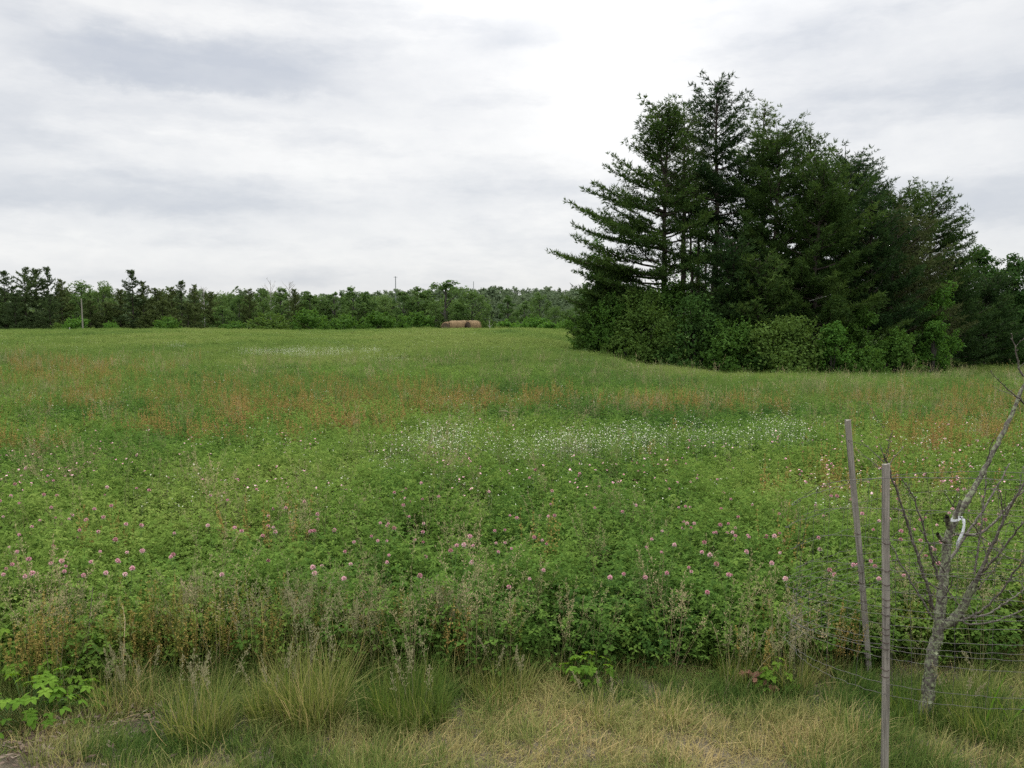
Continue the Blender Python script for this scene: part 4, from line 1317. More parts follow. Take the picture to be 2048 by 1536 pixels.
def spire_meshes(seed, H=10., width=.38, mat='far_pine', gaps=.25, top=.12):
    """trunk and crown meshes of a distant spiky conifer of height H"""
    g = np.random.default_rng(seed); tr = MB(); cr = MB()
    tr.tube(np.array([[0, 0, -.2], [g.normal(0, .1), g.normal(0, .1), H * .5], [0, 0, H]]), [H * .014, H * .009, .02], 6)
    z = H * .05
    while z < H * .985:
        t = z / H
        for k in range(g.integers(3, 6)):
            if g.random() < gaps * .6: continue
            L = H * width * .5 * ((1 - t) ** .7 * (.45 + .9 * g.random()) + top * .35) * (.75 + .25 * min(1, t * 6))
            a = g.random() * 6.283
            hd = np.array([math.cos(a), math.sin(a), .10 + .55 * t + g.normal(0, .1)])
            s = np.linspace(.15, 1, max(4, int(L / .17)))
            n = len(s) * 5
            C = np.array([0, 0, z]) + hd * (np.repeat(s, 5) * L)[:, None] + g.normal(0, 1, (n, 3)) * (.09 + .12 * (1 - np.repeat(s, 5)))[:, None] * np.array([1, 1, .6])
            U = hd * .5 + g.normal(0, .6, (n, 3)) + [0, 0, .3]; U /= np.linalg.norm(U, axis=1)[:, None]
            W = np.cross(U, g.normal(0, 1, (n, 3))); W /= np.linalg.norm(W, axis=1)[:, None]
            cr.leaf(C, U * (.20 + .1 * g.random(n))[:, None], W * .065, np.clip(.5 + g.normal(0, .2, n), 0, 1))
            tr.tube(np.array([[0, 0, z], np.array([0, 0, z]) + hd * L * .85]), [.03, .008], 3)
        z += .34 + .26 * g.random()
    return tr.mesh('trunk', M['bark_pine']), cr.mesh('crown', M[mat])


def snag_meshes(seed, H=10.):
    g = np.random.default_rng(seed); tr = MB()
    tr.tube(np.array([[0, 0, -.2], [.1, 0, H * .5], [0, 0, H]]), [H * .016, H * .011, .02], 6)
    br = MB()
    for i in range(16):
        z = H * (.45 + .5 * g.random()); a = g.random() * 6.283; L = (H - z) * .5 + .5
        hd = np.array([math.cos(a), math.sin(a), .7 + .4 * g.random()])
        P = np.array([[0, 0, z], np.array([0, 0, z]) + hd * L * .5 + [0, 0, .1], np.array([0, 0, z]) + hd * L])
        br.tube(P, [.055, .04, .015], 4)
        for k in range(2):
            q = P[1] + (P[2] - P[1]) * g.random(); e = g.normal(0, .4, 3) + hd * .4
            br.tube(np.array([q, q + e * .6 * L * .5]), [.03, .012], 3)
    return tr.mesh('trunk', M['bark_dead']), br.mesh('branch', M['bark_dead'])


def bush_meshes(seed, w=3.0, h=3.0, mat='leaf_mid', leaves=5200, size=.075, lobes=16):
    g = np.random.default_rng(seed); st = MB(); cr = MB()
    for i in range(lobes):
        a = g.random() * 6.283; t = g.random() ** 1.25
        env = w * .5 * math.sqrt(max(.05, 1 - (t * .95) ** 2.2)); q = env * (.2 + .65 * g.random())
        lr = (.17 + .10 * g.random()) * min(w, h)
        C = np.array([q * math.cos(a), q * math.sin(a), max(lr * .6, t * (h - lr * .9))])
        st.tube(np.array([[C[0] * .15, C[1] * .15, -.1], C * [.5, .5, .6], C]), [.035, .025, .008], 5)
        for k in range(3):
            o = g.normal(0, 1, 3); o /= np.linalg.norm(o)
            crown_leaves(cr, g, C + o * lr * .6, lr * (.55 + .3 * g.random()), leaves // lobes // 3, size, np.clip(.5 + g.normal(0, .12), 0, 1))
    for i in range(46):      # shoots that stick out of the outline
        a = g.random() * 6.283; e = math.asin(g.uniform(.0, 1)); L = (.12 + .16 * g.random()) * min(w, h)
        p = np.array([.42 * w * math.cos(a) * math.cos(e), .42 * w * math.sin(a) * math.cos(e), h * (.22 + .62 * math.sin(e))])
        d = np.array([math.cos(a) * math.cos(e) * .7, math.sin(a) * math.cos(e) * .7, .65]) + g.normal(0, .25, 3); d /= np.linalg.norm(d)
        n = 26; tt = g.random(n)
        C = p + d * (L * tt)[:, None] + g.normal(0, size * 1.1, (n, 3)) * (1.2 - tt)[:, None]
        U = g.normal(0, 1, (n, 3)); U /= np.linalg.norm(U, axis=1)[:, None]
        W = np.cross(U, g.normal(0, 1, (n, 3))); W /= np.linalg.norm(W, axis=1)[:, None]
        cr.leaf(C, U * size * .9, W * size * .55, np.clip(.55 + g.normal(0, .18, n), 0, 1))
    return st.mesh('stem', M['bark_grey']), cr.mesh('foliage', M[mat])


def place(name, meshes, parts, loc, scale, rz, label, cat, group=None):
    o = empty(name, loc, rz, label, cat, group); o.scale = scale
    for nm, me in zip(parts, meshes):
        c = bpy.data.objects.new(nm, me); COL.objects.link(c); c.parent = o
    return o


# ---- the pine clump
pine(1338, 216, 50, 'pine at the open end of the clump, its long limbs reaching over the field', 'pine_green', .40, 2.3, 3,
     explicit=[(1112, 505, -1, .02), (1130, 512, .5, .0), (1150, 405, -.5, .10), (1160, 432, -2, .06), (1178, 380, .5, .12), (1158, 455, 1, .08), (1222, 335, 0, .25), (1228, 312, -1, .3), (1262, 285, .5, .55), (1150, 480, -2.5, .05),
               (1240, 390, -2, .1), (1168, 545, -2, .0), (1158, 585, -1.5, -.08), (1150, 600, -3, -.1), (1230, 450, -3, .1), (1290, 250, 0, .8), (1215, 520, -3.5, 0), (1420, 430, -2.5, .1), (1260, 600, -3.5, -.1), (1200, 560, -3, -.05), (1400, 398, -2, .05), (1425, 452, -2.5, 0), (1440, 505, -2, -.02), (1400, 525, -3, -.05), (1430, 565, -2, -.08), (1300, 470, -3, 0), (1310, 540, -3, -.05)],
     twin=(.70, -.55, .985), top_w=.18)
pine(1368, 228, 52, 'slim pine with a thin pale top between the two tallest pines', 'pine_light', .62, 1.7, 5, top_w=.35)
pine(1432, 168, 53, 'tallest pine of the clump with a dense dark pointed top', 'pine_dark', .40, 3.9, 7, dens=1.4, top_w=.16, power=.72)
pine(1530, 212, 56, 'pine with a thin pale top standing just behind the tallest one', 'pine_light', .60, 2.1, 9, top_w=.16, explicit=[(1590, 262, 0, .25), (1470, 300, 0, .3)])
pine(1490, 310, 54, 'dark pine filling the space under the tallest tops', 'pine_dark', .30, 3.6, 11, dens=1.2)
pine(1555, 265, 50, 'broad green pine whose limbs hang in tiers at the front of the clump', 'pine_green', .10, 4.6, 13, dens=1.25, top_w=.16)
pine(1622, 266, 54, 'pine with an open forked top on the falling side of the clump', 'pine_green', .22, 3.8, 15, dens=1.1, top_w=.14, power=.9)
pine(1640, 330, 48, 'full green pine at the front with lit limb tips', 'pine_green', .08, 4.4, 17, dens=1.25)
pine(1692, 322, 57, 'rounded dark pine on the falling side of the clump', 'pine_dark', .2, 4.2, 19, dens=1.15, top_w=.26)
pine(1717, 330, 60, 'narrow dark pine with a dense bristly pointed top', 'pine_dark', .2, 3.4, 21, dens=1.2, top_w=.25)
pine(1745, 400, 50, 'dark pine at the front below the bristly one', 'pine_dark', .12, 3.6, 22, dens=1.1)
pine(1800, 384, 58, 'flat-topped pine with several tips beside the last pine', 'pine_green', .25, 3.4, 23, top_w=.4)
pine(1782, 430, 53, 'thin brownish pine with its trunk showing through bare lower limbs', 'pine_brown', .18, 3.2, 25, dens=.7, bare=.25, trunk_r=.17)
pine(1830, 450, 55, 'brownish pine with sparse twiggy foliage', 'pine_brown', .12, 3.0, 26, dens=.8, bare=.15)
pine(1862, 388, 62, 'last pine of the clump, its limbs reaching out over the lower trees', 'pine_green', .35, 3.2, 27, explicit=[(1943, 468, 0, .05), (1930, 490, -1, .0), (1915, 440, 0, .12), (1895, 400, 0, .3), (1920, 520, -2, 0), (1938, 560, -2, -.05)], top_w=.28)
pine(1900, 520, 60, 'small dark pine below the limbs of the last pine', 'pine_dark', .05, 3.2, 28)
pine(1975, 560, 64, 'drooping dark pine against the broadleaf trees', 'pine_dark', .05, 3.4, 29)
pine(1395, 330, 56, 'pine seen mostly as a bare trunk in the bright gap of the clump', 'pine_dark', .72, 1.7, 31, trunk_r=.15)
pine(1412, 350, 59, 'thin bare-trunked pine beside the gap of the clump', 'pine_dark', .75, 1.5, 33, trunk_r=.10)
pine(1378, 360, 54, 'leaning bare-trunked pine in the gap of the clump', 'pine_dark', .7, 1.6, 35, trunk_r=.12, lean=-.4)
pine(1466, 480, 47, 'young pine with soft dark tiers low at the front', 'pine_dark', .05, 3.0, 37, dens=1.1)
pine(1520, 520, 46, 'low spreading pine at the front of the clump', 'pine_green', .05, 3.0, 38, dens=1.0)
pine(1215, 560, 49, 'young pine under the long limbs at the open end', 'pine_green', .06, 2.4, 39)

# ---- broadleaf trees and shrubs round the clump
def bush_at(px, topy, d, wpx, label, mat, seed, cat='shrub', name='shrub', leaves=5200, size=.075, group='shrubs round the foot of the pines', lobes=18):
    q = at(px, topy, d); z0 = gz(q[0], q[1]); h = q[2] - z0; w = wpx * d / F
    return place(name, bush_meshes(seed, w, h, mat, leaves, size, lobes), ('stem', 'foliage'), (q[0], q[1], z0), (1, 1, 1), 0, label, cat, group)


bush_at(1290, 562, 46.5, 150, 'large rounded yellow-green shrub under the long pine limbs', 'leaf_olive', 51, leaves=9000, lobes=26)
bush_at(1338, 540, 49, 120, 'leafy green shrub round the trunk of the open-end pine', 'leaf_mid', 49, leaves=6500)
bush_at(1188, 615, 49, 100, 'small leafy shrub at the open tip of the clump', 'leaf_mid', 52, leaves=5200)
bush_at(1225, 585, 47.5, 120, 'green shrub between the clump tip and the rounded one', 'leaf_mid', 53, leaves=5200)
bush_at(1255, 660, 45.5, 110, 'low olive shrub at the grass edge under the rounded one', 'leaf_olive', 54, leaves=5200)
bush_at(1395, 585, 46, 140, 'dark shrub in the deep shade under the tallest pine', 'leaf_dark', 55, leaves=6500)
bush_at(1470, 625, 44.5, 130, 'leafy green shrub in front of the bare trunks', 'leaf_mid', 56, leaves=6500)
bush_at(1572, 612, 43.5, 160, 'big grey-green shrub at the front of the clump', 'leaf_olive', 57, leaves=10000, lobes=28)
bush_at(1668, 640, 43, 80, 'bright green leafy sapling beside the big grey-green shrub', 'leaf_bright', 58, leaves=5200)
bush_at(1725, 610, 46, 90, 'mid green sapling between the bright saplings', 'leaf_mid', 59, leaves=5200)
bush_at(1740, 690, 43, 70, 'low green shrub at the grass edge in front of the saplings', 'leaf_mid', 60, leaves=4200)
bush_at(1800, 645, 45, 80, 'leafy green sapling beside the brownish pines', 'leaf_mid', 61, leaves=5200)
bush_at(1878, 548, 52, 80, 'tall bright green young tree at the end of the clump', 'leaf_bright', 62, 'tree', 'young_tree', 6500, lobes=24)
bush_at(1868, 640, 49, 60, 'bright green shrub at the foot of the tall young tree', 'leaf_bright', 63, leaves=4000)
bush_at(1840, 655, 50, 70, 'dark shrub under the brownish pine', 'leaf_dark', 64, leaves=4200)
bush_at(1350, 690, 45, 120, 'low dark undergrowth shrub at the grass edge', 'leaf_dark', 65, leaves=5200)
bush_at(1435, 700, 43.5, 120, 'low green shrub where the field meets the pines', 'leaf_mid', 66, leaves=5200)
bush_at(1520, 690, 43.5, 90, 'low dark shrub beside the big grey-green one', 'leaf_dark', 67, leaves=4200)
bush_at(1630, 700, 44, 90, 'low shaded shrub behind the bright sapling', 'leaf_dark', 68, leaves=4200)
bush_at(1200, 455, 53, 70, 'pale green broadleaf tree glowing behind the long pine limbs', 'leaf_bright', 69, 'tree', 'young_tree', 3600, lobes=16)
bush_at(1400, 480, 64, 110, 'sunlit green tree seen through the gap of the bare trunks', 'leaf_bright', 70, 'tree', 'young_tree', 5000)
bush_at(1490, 500, 66, 110, 'bright green tree far behind the pine trunks', 'leaf_bright', 71, 'tree', 'young_tree', 5000)
bush_at(1600, 560, 66, 150, 'green tree behind the middle of the clump', 'leaf_mid', 72, 'tree', 'young_tree', 5000)
bush_at(1720, 560, 68, 150, 'green tree behind the falling side of the clump', 'leaf_mid', 73, 'tree', 'young_tree', 5000)


def dark_tree(px, topy, d, width, label, mat, seed, size=.11):
    q = at(px, topy, d); z0 = gz(q[0], q[1]); H = q[2] - z0
    place('broadleaf_tree', broadleaf_meshes(seed, H, width, 26, 420, size, mat, .04), ('trunk', 'crown'), (q[0], q[1], z0), (1, 1, 1), 0, label, 'tree', 'broadleaf trees beyond the pine clump')


dark_tree(1967, 486, 72, .62, 'dark green broadleaf tree beyond the last pine, tallest of its row', 'leaf_dark', 81)
dark_tree(2030, 505, 70, .62, 'dark broadleaf tree next to the tallest of its row', 'leaf_dark', 82)
dark_tree(1925, 545, 74, .6, 'shorter mid green broadleaf tree behind the last pine', 'leaf_mid', 83)
dark_tree(2090, 500, 70, .62, 'dark broadleaf tree closing off the far field corner', 'leaf_dark', 84)
dark_tree(2150, 520, 68, .62, 'dark broadleaf tree past the field corner', 'leaf_dark', 85)
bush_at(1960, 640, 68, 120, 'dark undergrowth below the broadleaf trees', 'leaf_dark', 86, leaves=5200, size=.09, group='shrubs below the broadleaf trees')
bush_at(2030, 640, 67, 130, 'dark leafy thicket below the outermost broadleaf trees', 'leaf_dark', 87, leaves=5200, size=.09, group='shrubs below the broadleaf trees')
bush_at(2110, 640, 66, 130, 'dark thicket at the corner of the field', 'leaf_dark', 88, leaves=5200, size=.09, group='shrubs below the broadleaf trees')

# dead pale limbs caught in the pines
for px, py, ex, ey, d, lb in [(1644, 595, 1665, 587, 46, 'short pale dead limb sticking out of the green pine'), (1462, 560, 1478, 553, 47, 'tiny pale dead limb in front of the dark trunks')]:
    q = at(px, py, d); e = at(ex, ey, d - .3) - q
    b = MB(); b.tube(np.array([-e * .8 + [0, .6, 0], [0, 0, 0], e * .5 + [0, 0, -.04], e]), [.04, .035, .03, .012], 5)
    o = b.build('dead_limb', M['bark_dead']); o.location = q; tag(o, lb, 'dead branch')

# ---- the far treeline
DEC = [broadleaf_meshes(700 + i, 10, w, 20, 260, .135, 'far_leaf', bs, op) for i, (w, bs, op) in enumerate([(.55, .06, 0), (.70, .05, 0), (.45, .06, 0), (.62, .06, .15), (.80, .04, 0), (.5, .1, .35)])]
SPI = [spire_meshes(740 + i, 10, w, m_, gp, tp) for i, (w, m_, gp, tp) in enumerate([(.66, 'far_pine', .2, .10), (.56, 'far_pine', .4, .14), (.80, 'far_pine', .25, .12), (.62, 'far_brown', .45, .14), (.75, 'far_brown', .35, .12)])]
SNG = [snag_meshes(760 + i, 10) for i in range(2)]
BSH = [bush_meshes(770 + i, 4, 4, m_, 1500, .15, 12) for i, m_ in enumerate(['leaf_bright', 'leaf_mid', 'leaf_olive'])]
GT = 'trees of the far treeline'


def far_tree(px, topy, d, kind, i, w, label, group=GT):
    q = at(px, topy, d); z0 = gz(q[0], q[1]); s = (q[2] - z0) / 10
    rz = R.random() * 6.28
    w = w * 1.3 if kind == 'd' else w
    if kind == 'd': return place('broadleaf_tree', DEC[i], ('trunk', 'crown'), (q[0], q[1], z0), (s * w, s * w, s), rz, label, 'tree', group)
    if kind == 'c': return place('conifer', SPI[i], ('trunk', 'crown'), (q[0], q[1], z0), (s * w, s * w, s), rz, label, 'tree', group)
    if kind == 's': return place('dead_tree', SNG[i], ('trunk', 'branch'), (q[0], q[1], z0), (s * w, s * w, s), rz, label, 'dead tree', group)
    s = (q[2] - z0) / 4
    return place('shrub', BSH[i], ('stem', 'foliage'), (q[0], q[1], z0), (s * w, s * w, s), rz, label, 'shrub', group)


for a in [
    (6, 541, 165, 'c', 0, 1.1, 'dark conifer at the very end of the far treeline'),
    (-45, 548, 165, 'c', 2, 1.1, 'dark conifer just past the end of the far treeline'),
    (50, 537, 165, 'c', 2, 1.0, 'broad dark conifer, second tall one from the treeline end'),
    (72, 538, 168, 'c', 1, 1.2, 'dark conifer between the broad one and the slim spike'),
    (93, 534, 166, 'c', 1, .75, 'slim spike-topped conifer of the far treeline'),
    (122, 559, 167, 'c', 3, 1.0, 'thin brownish conifer next to the bright round trees'),
    (30, 585, 160, 'c', 0, 1.3, 'low dark conifer filling the gap at the treeline end'),
    (100, 590, 160, 'c', 2, 1.2, 'low dark conifer in front of the slim spike'),
    (162, 558, 172, 'd', 1, .9, 'bright green round-headed tree behind the bare pole'),
    (207, 560, 172, 'd', 4, .8, 'bright green round-headed tree beside the one behind the pole'),
    (180, 600, 164, 'c', 3, 1.3, 'dark brownish conifer in front of the round-headed trees'),
    (212, 605, 164, 'c', 4, 1.3, 'low dark brown conifer below the second round-headed tree'),
    (262, 540, 166, 'c', 1, .95, 'lone tall conifer with an open ragged top'),
    (286, 563, 167, 'c', 3, .9, 'shorter ragged conifer beside the lone tall one'),
    (240, 578, 168, 'c', 4, 1.1, 'brownish conifer on the other side of the lone tall one'),
    (312, 576, 170, 'c', 4, 1.2, 'brownish conifer in the even stretch of the treeline'),
    (342, 574, 168, 'c', 3, 1.1, 'grey-brown conifer with a blunt top'),
    (361, 562, 166, 'c', 1, 1.0, 'conifer with a small pointed top above the even stretch'),
    (388, 569, 168, 'c', 3, .8, 'thin pointed conifer near the first dead tree'),
    (325, 600, 160, 'c', 4, 1.5, 'low brown conifer standing forward of the even stretch'),
    (375, 605, 160, 'c', 4, 1.4, 'low grey-brown conifer forward of the thin pointed one'),
    (407, 574, 186, 's', 0, .8, 'short dead tree with fine bare twigs'),
    (422, 583, 166, 'c', 4, 1.0, 'brown conifer just past the short dead tree'),
    (443, 580, 182, 'd', 1, .8, 'round green tree rising behind the brown conifer'),
    (462, 585, 178, 'd', 4, .8, 'darker round green tree next to it, slightly lower'),
    (478, 590, 168, 'd', 3, .8, 'loose green tree in front of the round ones'),
    (498, 578, 167, 'c', 3, 1.0, 'dark ragged conifer between green trees'),
    (445, 610, 162, 'd', 0, 1.0, 'small green tree standing forward near the brown conifer'),
    (525, 576, 172, 'd', 3, .8, 'pale open green tree before the tall dead tree'),
    (541, 560, 190, 's', 1, .9, 'tall dead tree with a fan of bare branches'),
    (560, 573, 168, 'd', 0, .9, 'green tree between the two dead trees'),
    (578, 563, 188, 's', 0, .8, 'dead tree with a forked bare top'),
    (590, 578, 166, 'c', 3, 1.0, 'brownish conifer below the forked dead tree'),
    (617, 581, 168, 'd', 2, 1.0, 'narrow green tree past the forked dead tree'),
    (642, 587, 172, 'd', 1, .8, 'rounded green tree of even height in the middle of the treeline'),
    (670, 583, 170, 'd', 5, 1.0, 'green tree with a frayed top in the middle of the treeline'),
    (707, 571, 166, 'd', 0, .95, 'dark green tree with a knobbed top, taller than its neighbours'),
    (733, 582, 168, 'd', 2, .9, 'dark green tree leaning on the knob-topped one'),
    (770, 587, 172, 'd', 1, .9, 'yellowish green tree in front of the tall pole'),
    (808, 581, 166, 'd', 0, .9, 'dark green tree beside the pale crowned ones'),
    (838, 572, 168, 'd', 5, 1.0, 'pale crowned green tree before the tallest broadleaf'),
    (893, 559, 165, 'd', 3, 1.5, 'tallest broadleaf of the treeline, standing behind the hay bales'),
    (870, 600, 160, 'd', 1, .9, 'lower green tree in front of the tallest broadleaf'),
    (945, 577, 164, 'd', 4, .85, 'dark rounded tree that ends the treeline above the hay bales'),
    (918, 605, 160, 'd', 1, .9, 'small rounded green tree directly behind the hay bales'),
    (1015, 590, 190, 'd', 2, .9, 'pale green tree standing alone before the hill'),
    (1048, 600, 205, 'd', 0, .9, 'dark green tree between two pale ones before the hill'),
    (1078, 584, 200, 'd', 3, .9, 'pale grey-green tree in front of the hill'),
    (1112, 610, 195, 'd', 1, .9, 'mid green tree before the hill near the pine clump'),
    (1152, 610, 185, 'd', 4, .9, 'green tree before the hill close to the pine limbs'),
    (1190, 600, 185, 'd', 1, .9, 'green tree behind the tip of the pine clump'),
    (120, 645, 150, 'b', 2, 1.2, 'grey-green bush at the field edge near the bare pole'),
    (152, 634, 150, 'b', 0, 1.2, 'bright green bush at the foot of the bare pole'),
    (222, 643, 150, 'b', 0, 1.0, 'small bright bush past the bare pole'),
    (335, 630, 152, 'b', 1, 1.1, 'green bush in front of the brown conifers'),
    (535, 625, 152, 'b', 2, 1.6, 'large pale yellowish bush in front of the dead trees'),
    (470, 640, 152, 'b', 1, 1.6, 'low green bush before the ragged conifer'),
    (620, 615, 154, 'b', 1, 1.2, 'tall green bush in the middle of the treeline'),
    (690, 625, 154, 'b', 1, 1.2, 'green bush below the knob-topped tree'),
    (760, 620, 154, 'b', 1, 1.3, 'green bush below the yellowish tree'),
    (830, 620, 154, 'b', 1, 1.3, 'green bush near the hay bales'),
    (975, 640, 160, 'b', 2, 1.3, 'thin grey bush past the hay bales'),
    (1068, 632, 165, 'b', 0, 1.2, 'bright round bush before the hill'),
    (1140, 630, 150, 'b', 1, 1.0, 'dark green bush at the field edge near the pine clump'),
    (1105, 642, 158, 'b', 0, 1.6, 'low pale bush beside the dark green one'),
    (1020, 640, 165, 'b', 0, 1.8, 'low pale green bush below the lone tree'),
]:
    far_tree(*a)
# rear row: closes the gaps, nothing tells its trees apart
for i in range(34):
    px = -110 + i * 31 + R.normal(0, 6)
    far_tree(px, 592 + R.normal(0, 5) - (6 if px < 250 else 0), 192 + R.normal(0, 6), 'd' if px > 420 or i % 3 == 0 else 'c', int(R.integers(0, 5)), 1.1, 'plain tree of the rear row that closes gaps in the far treeline', 'rear row of the far treeline')
for i in range(26):
    px = -90 + i * 41 + R.normal(0, 8)
    far_tree(px, 622 + R.normal(0, 8), 172 + R.normal(0, 4), 'c' if px < 420 else 'd', int(R.choice([0, 2, 3, 4])) if px < 420 else int(R.choice([0, 1, 4])), 1.8, 'low dark tree in the shade under the far treeline', 'low trees under the far treeline')

# far-off wood on the hill: one mass
def merged(meshes, mat):
    b = MB()
    for me in meshes[1:]:
        n = len(me.vertices); co = np.empty(n * 3, np.float32); me.vertices.foreach_get('co', co)
        sh = np.empty(n, np.float32); me.attributes['shade'].data.foreach_get('value', sh)
        b.quads(co.reshape(-1, 4, 3), sh.reshape(-1, 4)[:, 0])
    return b.mesh('wood_tree', mat)


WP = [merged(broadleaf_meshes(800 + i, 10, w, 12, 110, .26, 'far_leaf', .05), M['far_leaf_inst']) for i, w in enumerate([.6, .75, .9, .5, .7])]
n = 2600
d = R.uniform(215, 760, n); x = R.uniform(-.72, .72, n) * d * (R.random(n) > -1)
k = (x / d > -.75)
s = R.uniform(.7, 1.35, n)
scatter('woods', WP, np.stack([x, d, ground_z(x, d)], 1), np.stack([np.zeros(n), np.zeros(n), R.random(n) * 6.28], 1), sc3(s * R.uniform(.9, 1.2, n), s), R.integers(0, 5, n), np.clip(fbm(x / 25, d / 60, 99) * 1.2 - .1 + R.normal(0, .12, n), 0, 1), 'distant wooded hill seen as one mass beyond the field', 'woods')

# ================================================================== POLES
def pole(px, topy, d, r, label, name='utility_pole', cat='pole', arm=0, mat='pole', lean=0):
    q = at(px, topy, d); z0 = gz(q[0], q[1]); H = q[2] - z0
    o = empty(name, (q[0], q[1], z0), 0, label, cat)
    b = MB(); b.tube(np.array([[0, 0, -.3], [lean * .5, 0, H * .5], [lean, 0, H]]), [r, r * .9, r * .75], 10)
    b.build('shaft', M[mat], o)
    b = MB(); b.tube(np.array([[lean, 0, H], [lean, 0, H + r * .6]]), [r * .75, r * .2], 10); b.build('pole_cap', M[mat], o)
    if arm:
        b = MB(); b.box((0, 0, H - .25), arm, r * .8, r * .7, None); b.build('crossarm', M[mat], o)
    return o


pole(164, 598, 146, .13, 'bare weathered wooden pole standing before the treeline', lean=-.12)
pole(791, 553, 330, .21, 'tall grey power line pole rising beyond the treeline', 'power_pole', 'pole', 1.4, 'steel')
pole(947, 563, 430, .19, 'thin grey pole far off above the hill', 'power_pole', 'pole', 0, 'steel')
q = at(139, 657.5, 104); z0 = gz(q[0], q[1]); b = MB()
b.tube(np.array([[0, 0, 0], [.01, 0, .35], [0, 0, q[2] - z0 + .15]]), [.07, .065, .055], 8); b.box((0, 0, q[2] - z0 + .16), .1, .1, .03)
o = b.build('marker_post', M['bark_dead']); o.location = (q[0], q[1], z0); tag(o, 'short pale marker post at the far field edge', 'post')
# pale dead birch stem beside the bales
q = at(979, 641, 122); z0 = gz(q[0], q[1]); H = q[2] - z0; b = MB()
b.tube(np.array([[0, 0, -.1], [.05, 0, H * .5], [-.05, 0, H]]), [.06, .05, .02], 6)
for e in ([.4, 0, .5], [-.35, .1, .4]): b.tube(np.array([[.05, 0, H * .5], np.array([.05, 0, H * .5]) + e]), [.03, .012], 5)
o = b.build('dead_birch', M['bark_dead']); o.location = (q[0], q[1], z0); tag(o, 'thin white dead stem beside the hay bales', 'dead tree')

# ================================================================== AIR
hz = MB(); hz.box((0, 700, 30), 2400, 1600, 90)
mh, t, out = newmat('thin_haze')
pv = t.n('ShaderNodeVolumePrincipled', ins={'Color': (.86, .90, .95, 1), 'Density': .00006, 'Anisotropy': .2})
t.L.new(pv.outputs[0], out.inputs['Volume'])
HAZE = False
if HAZE:
    tag(hz.build('haze', mh), None, None, None, 'stuff')

# ================================================================== SKY AND SUN
SUN_EL, SUN_AZ = rad(42), rad(7)
W = bpy.data.worlds.new('World'); S.world = W; W.use_nodes = True
W.node_tree.nodes.clear(); t = NT(W.node_tree)
out = t.n('ShaderNodeOutputWorld')
sky = t.n('ShaderNodeTexSky', sky_type='NISHITA', sun_disc=False)
sky.sun_elevation = SUN_EL; sky.sun_rotation = SUN_AZ
bg1 = t.n('ShaderNodeBackground', ins={'Color': sky.outputs[0], 'Strength': .10})
dirv = t.n('ShaderNodeTexCoord').outputs['Generated']
sep = t.n('ShaderNodeSeparateXYZ', ins={0: dirv})
dx, dy, dz = sep.outputs
az = t.m('ARCTAN2', dx, dy); el = t.m('ARCSINE', dz)
den = t.m('ADD', t.m('MAXIMUM', dz, 0.0), .10)
plane = t.n('ShaderNodeCombineXYZ', ins={0: t.m('DIVIDE', dx, den), 1: t.m('DIVIDE', dy, den), 2: 0.0})
n_big = t.noise(plane, 1.1, 6, .55)
ang = t.n('ShaderNodeCombineXYZ', ins={0: t.m('MULTIPLY', az, 2.2), 1: t.m('MULTIPLY', el, 7.5), 2: 0.3})
n_str = t.noise(ang, 2.4, 6, .58)
ang2 = t.n('ShaderNodeCombineXYZ', ins={0: t.m('MULTIPLY', az, 3), 1: t.m('MULTIPLY', el, 6), 2: 4.3})
warp = t.m('MULTIPLY', t.m('SUBTRACT', t.noise(ang2, 6.5, 7, .62), .5), 1.0)
warp2 = t.m('MULTIPLY', t.m('SUBTRACT', t.noise(ang, 3.1, 5, .6), .5), .7)


def blob(px, py, rx, ry, amp, flat=False, sharp=1.0):
    a0 = math.atan((px - 1024) / F); e0 = math.atan((648 - py) / F * math.cos(a0))
    u = t.m('ADD', t.m('DIVIDE', t.m('SUBTRACT', az, a0), rx / F), warp2)
    v = t.m('ADD', t.m('DIVIDE', t.m('SUBTRACT', el, e0), ry / F), warp)
    if flat:   # firmer underside
        v = t.m('ADD', v, t.m('MULTIPLY', t.m('MINIMUM', v, 0.0), .9))
    r2 = t.m('ADD', t.m('MULTIPLY', u, u), t.m('MULTIPLY', v, v))
    if sharp > 1: r2 = t.m('POWER', r2, sharp)
    return t.m('MULTIPLY', t.m('EXPONENT', t.m('MULTIPLY', r2, -1.0)), amp)


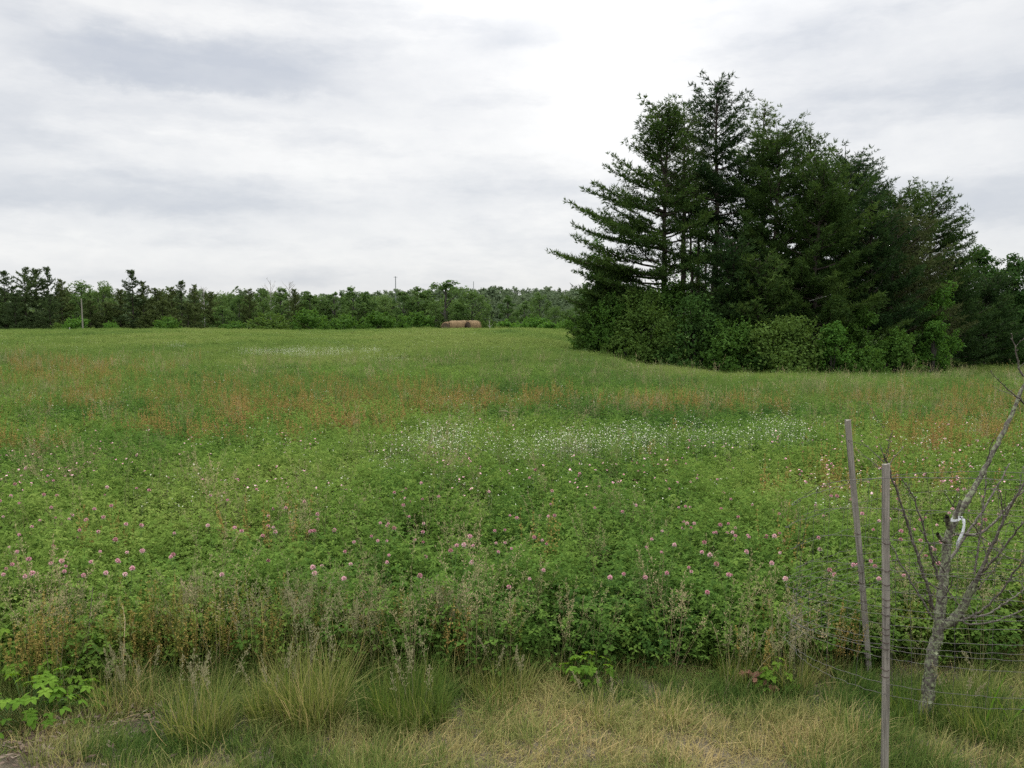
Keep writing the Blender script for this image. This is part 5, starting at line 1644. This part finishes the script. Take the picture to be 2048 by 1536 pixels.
tot = t.m('ADD', .66, t.m('MULTIPLY', t.m('SUBTRACT', n_str, .5), .50))
tot = t.m('ADD', tot, t.m('MULTIPLY', t.m('SUBTRACT', t.noise(ang2, 9.0, 6, .6), .5), .34))
tot = t.m('ADD', tot, t.m('MULTIPLY', t.m('SUBTRACT', n_big, .5), .25))
ang3 = t.n('ShaderNodeCombineXYZ', ins={0: t.m('MULTIPLY', az, 4.2), 1: t.m('MULTIPLY', t.m('ADD', el, t.m('MULTIPLY', warp, .012)), 17.0), 2: 7.7})
lump = t.ramp(t.noise(ang3, 1.25, 7, .60), [(.47, (0, 0, 0)), (.66, (1, 1, 1))])
tot = t.m('SUBTRACT', t.m('ADD', tot, .07), t.m('MULTIPLY', lump, .30))
for a in [(400, 160, 265, 66, -.66, True, 2.2), (620, 150, 90, 40, -.15, True), (200, 400, 300, 42, -.42, True), (480, 420, 200, 30, -.2, True), (1010, 95, 110, 32, -.45, True), (1120, 375, 110, 38, -.30, True), (1880, 190, 230, 70, -.34, True), (1600, 110, 130, 40, -.22, True),
          (1950, 420, 160, 40, -.28), (60, 60, 160, 50, -.2), (700, 570, 500, 30, -.12), (900, 400, 160, 35, -.16), (330, 560, 400, 25, -.15), (1230, 110, 170, 200, .40), (1180, 300, 220, 140, .30), (850, 60, 150, 60, .25), (620, 330, 260, 55, .22), (300, 40, 300, 35, .22), (420, 255, 320, 30, .16), (250, 510, 300, 30, .12)]:
    tot = t.m('ADD', tot, blob(*a))
tot = t.m('MINIMUM', t.m('MAXIMUM', tot, 0.0), 1.6)
cl = t.ramp(t.m('MULTIPLY', tot, .625), [(0, (.585, .618, .68)), (.20, (.67, .695, .738)), (.40, (.80, .812, .832)), (.60, (.93, .93, .925)), (.80, (1.04, 1.04, 1.04)), (1, (1.2, 1.2, 1.2))])
hi = t.m('MULTIPLY', t.m('SUBTRACT', el, rad(21)), 1 / rad(45), clamp=True)
gain = t.m('ADD', .87, t.m('MULTIPLY', hi, 3.3))
sd = np.array([math.sin(SUN_AZ) * math.cos(SUN_EL), math.cos(SUN_AZ) * math.cos(SUN_EL), math.sin(SUN_EL)])
dt = t.n('ShaderNodeVectorMath', operation='DOT_PRODUCT', ins={0: dirv, 1: tuple(sd)}).outputs['Value']
glow = t.m('EXPONENT', t.m('DIVIDE', t.m('SUBTRACT', dt, 1.0), .030))
gain = t.m('ADD', gain, t.m('MULTIPLY', glow, 2.2))
up = t.m('MULTIPLY', t.m('ADD', dz, .03), 30, clamp=True)
bg2 = t.n('ShaderNodeBackground', ins={'Color': cl, 'Strength': t.m('MULTIPLY', gain, 1.0)})
mx = t.n('ShaderNodeMixShader', ins={0: .93})
t.L.new(bg1.outputs[0], mx.inputs[1]); t.L.new(bg2.outputs[0], mx.inputs[2])
t.L.new(mx.outputs[0], out.inputs[0])
W.cycles.sampling_method = 'MANUAL'; W.cycles.sample_map_resolution = 512

sl = bpy.data.lights.new('sun', 'SUN'); sl.energy = 1.5; sl.angle = rad(14); sl.color = (1, .96, .90)
so = bpy.data.objects.new('sun', sl); COL.objects.link(so)
so.rotation_euler = Vector(sd).to_track_quat('Z', 'Y').to_euler()
so.location = (0, 0, 60)

# ================================================================== RENDER SETTINGS
S.render.engine = 'CYCLES'
S.view_settings.view_transform = 'Standard'; S.view_settings.look = 'None'
S.view_settings.exposure = .22; S.view_settings.gamma = 1
c = S.cycles
c.max_bounces = 6; c.diffuse_bounces = 3; c.glossy_bounces = 2; c.transmission_bounces = 4; c.transparent_max_bounces = 4; c.volume_bounces = 1
c.use_denoising = False
c.sample_clamp_indirect = 8
c.caustics_reflective = False; c.caustics_refractive = False
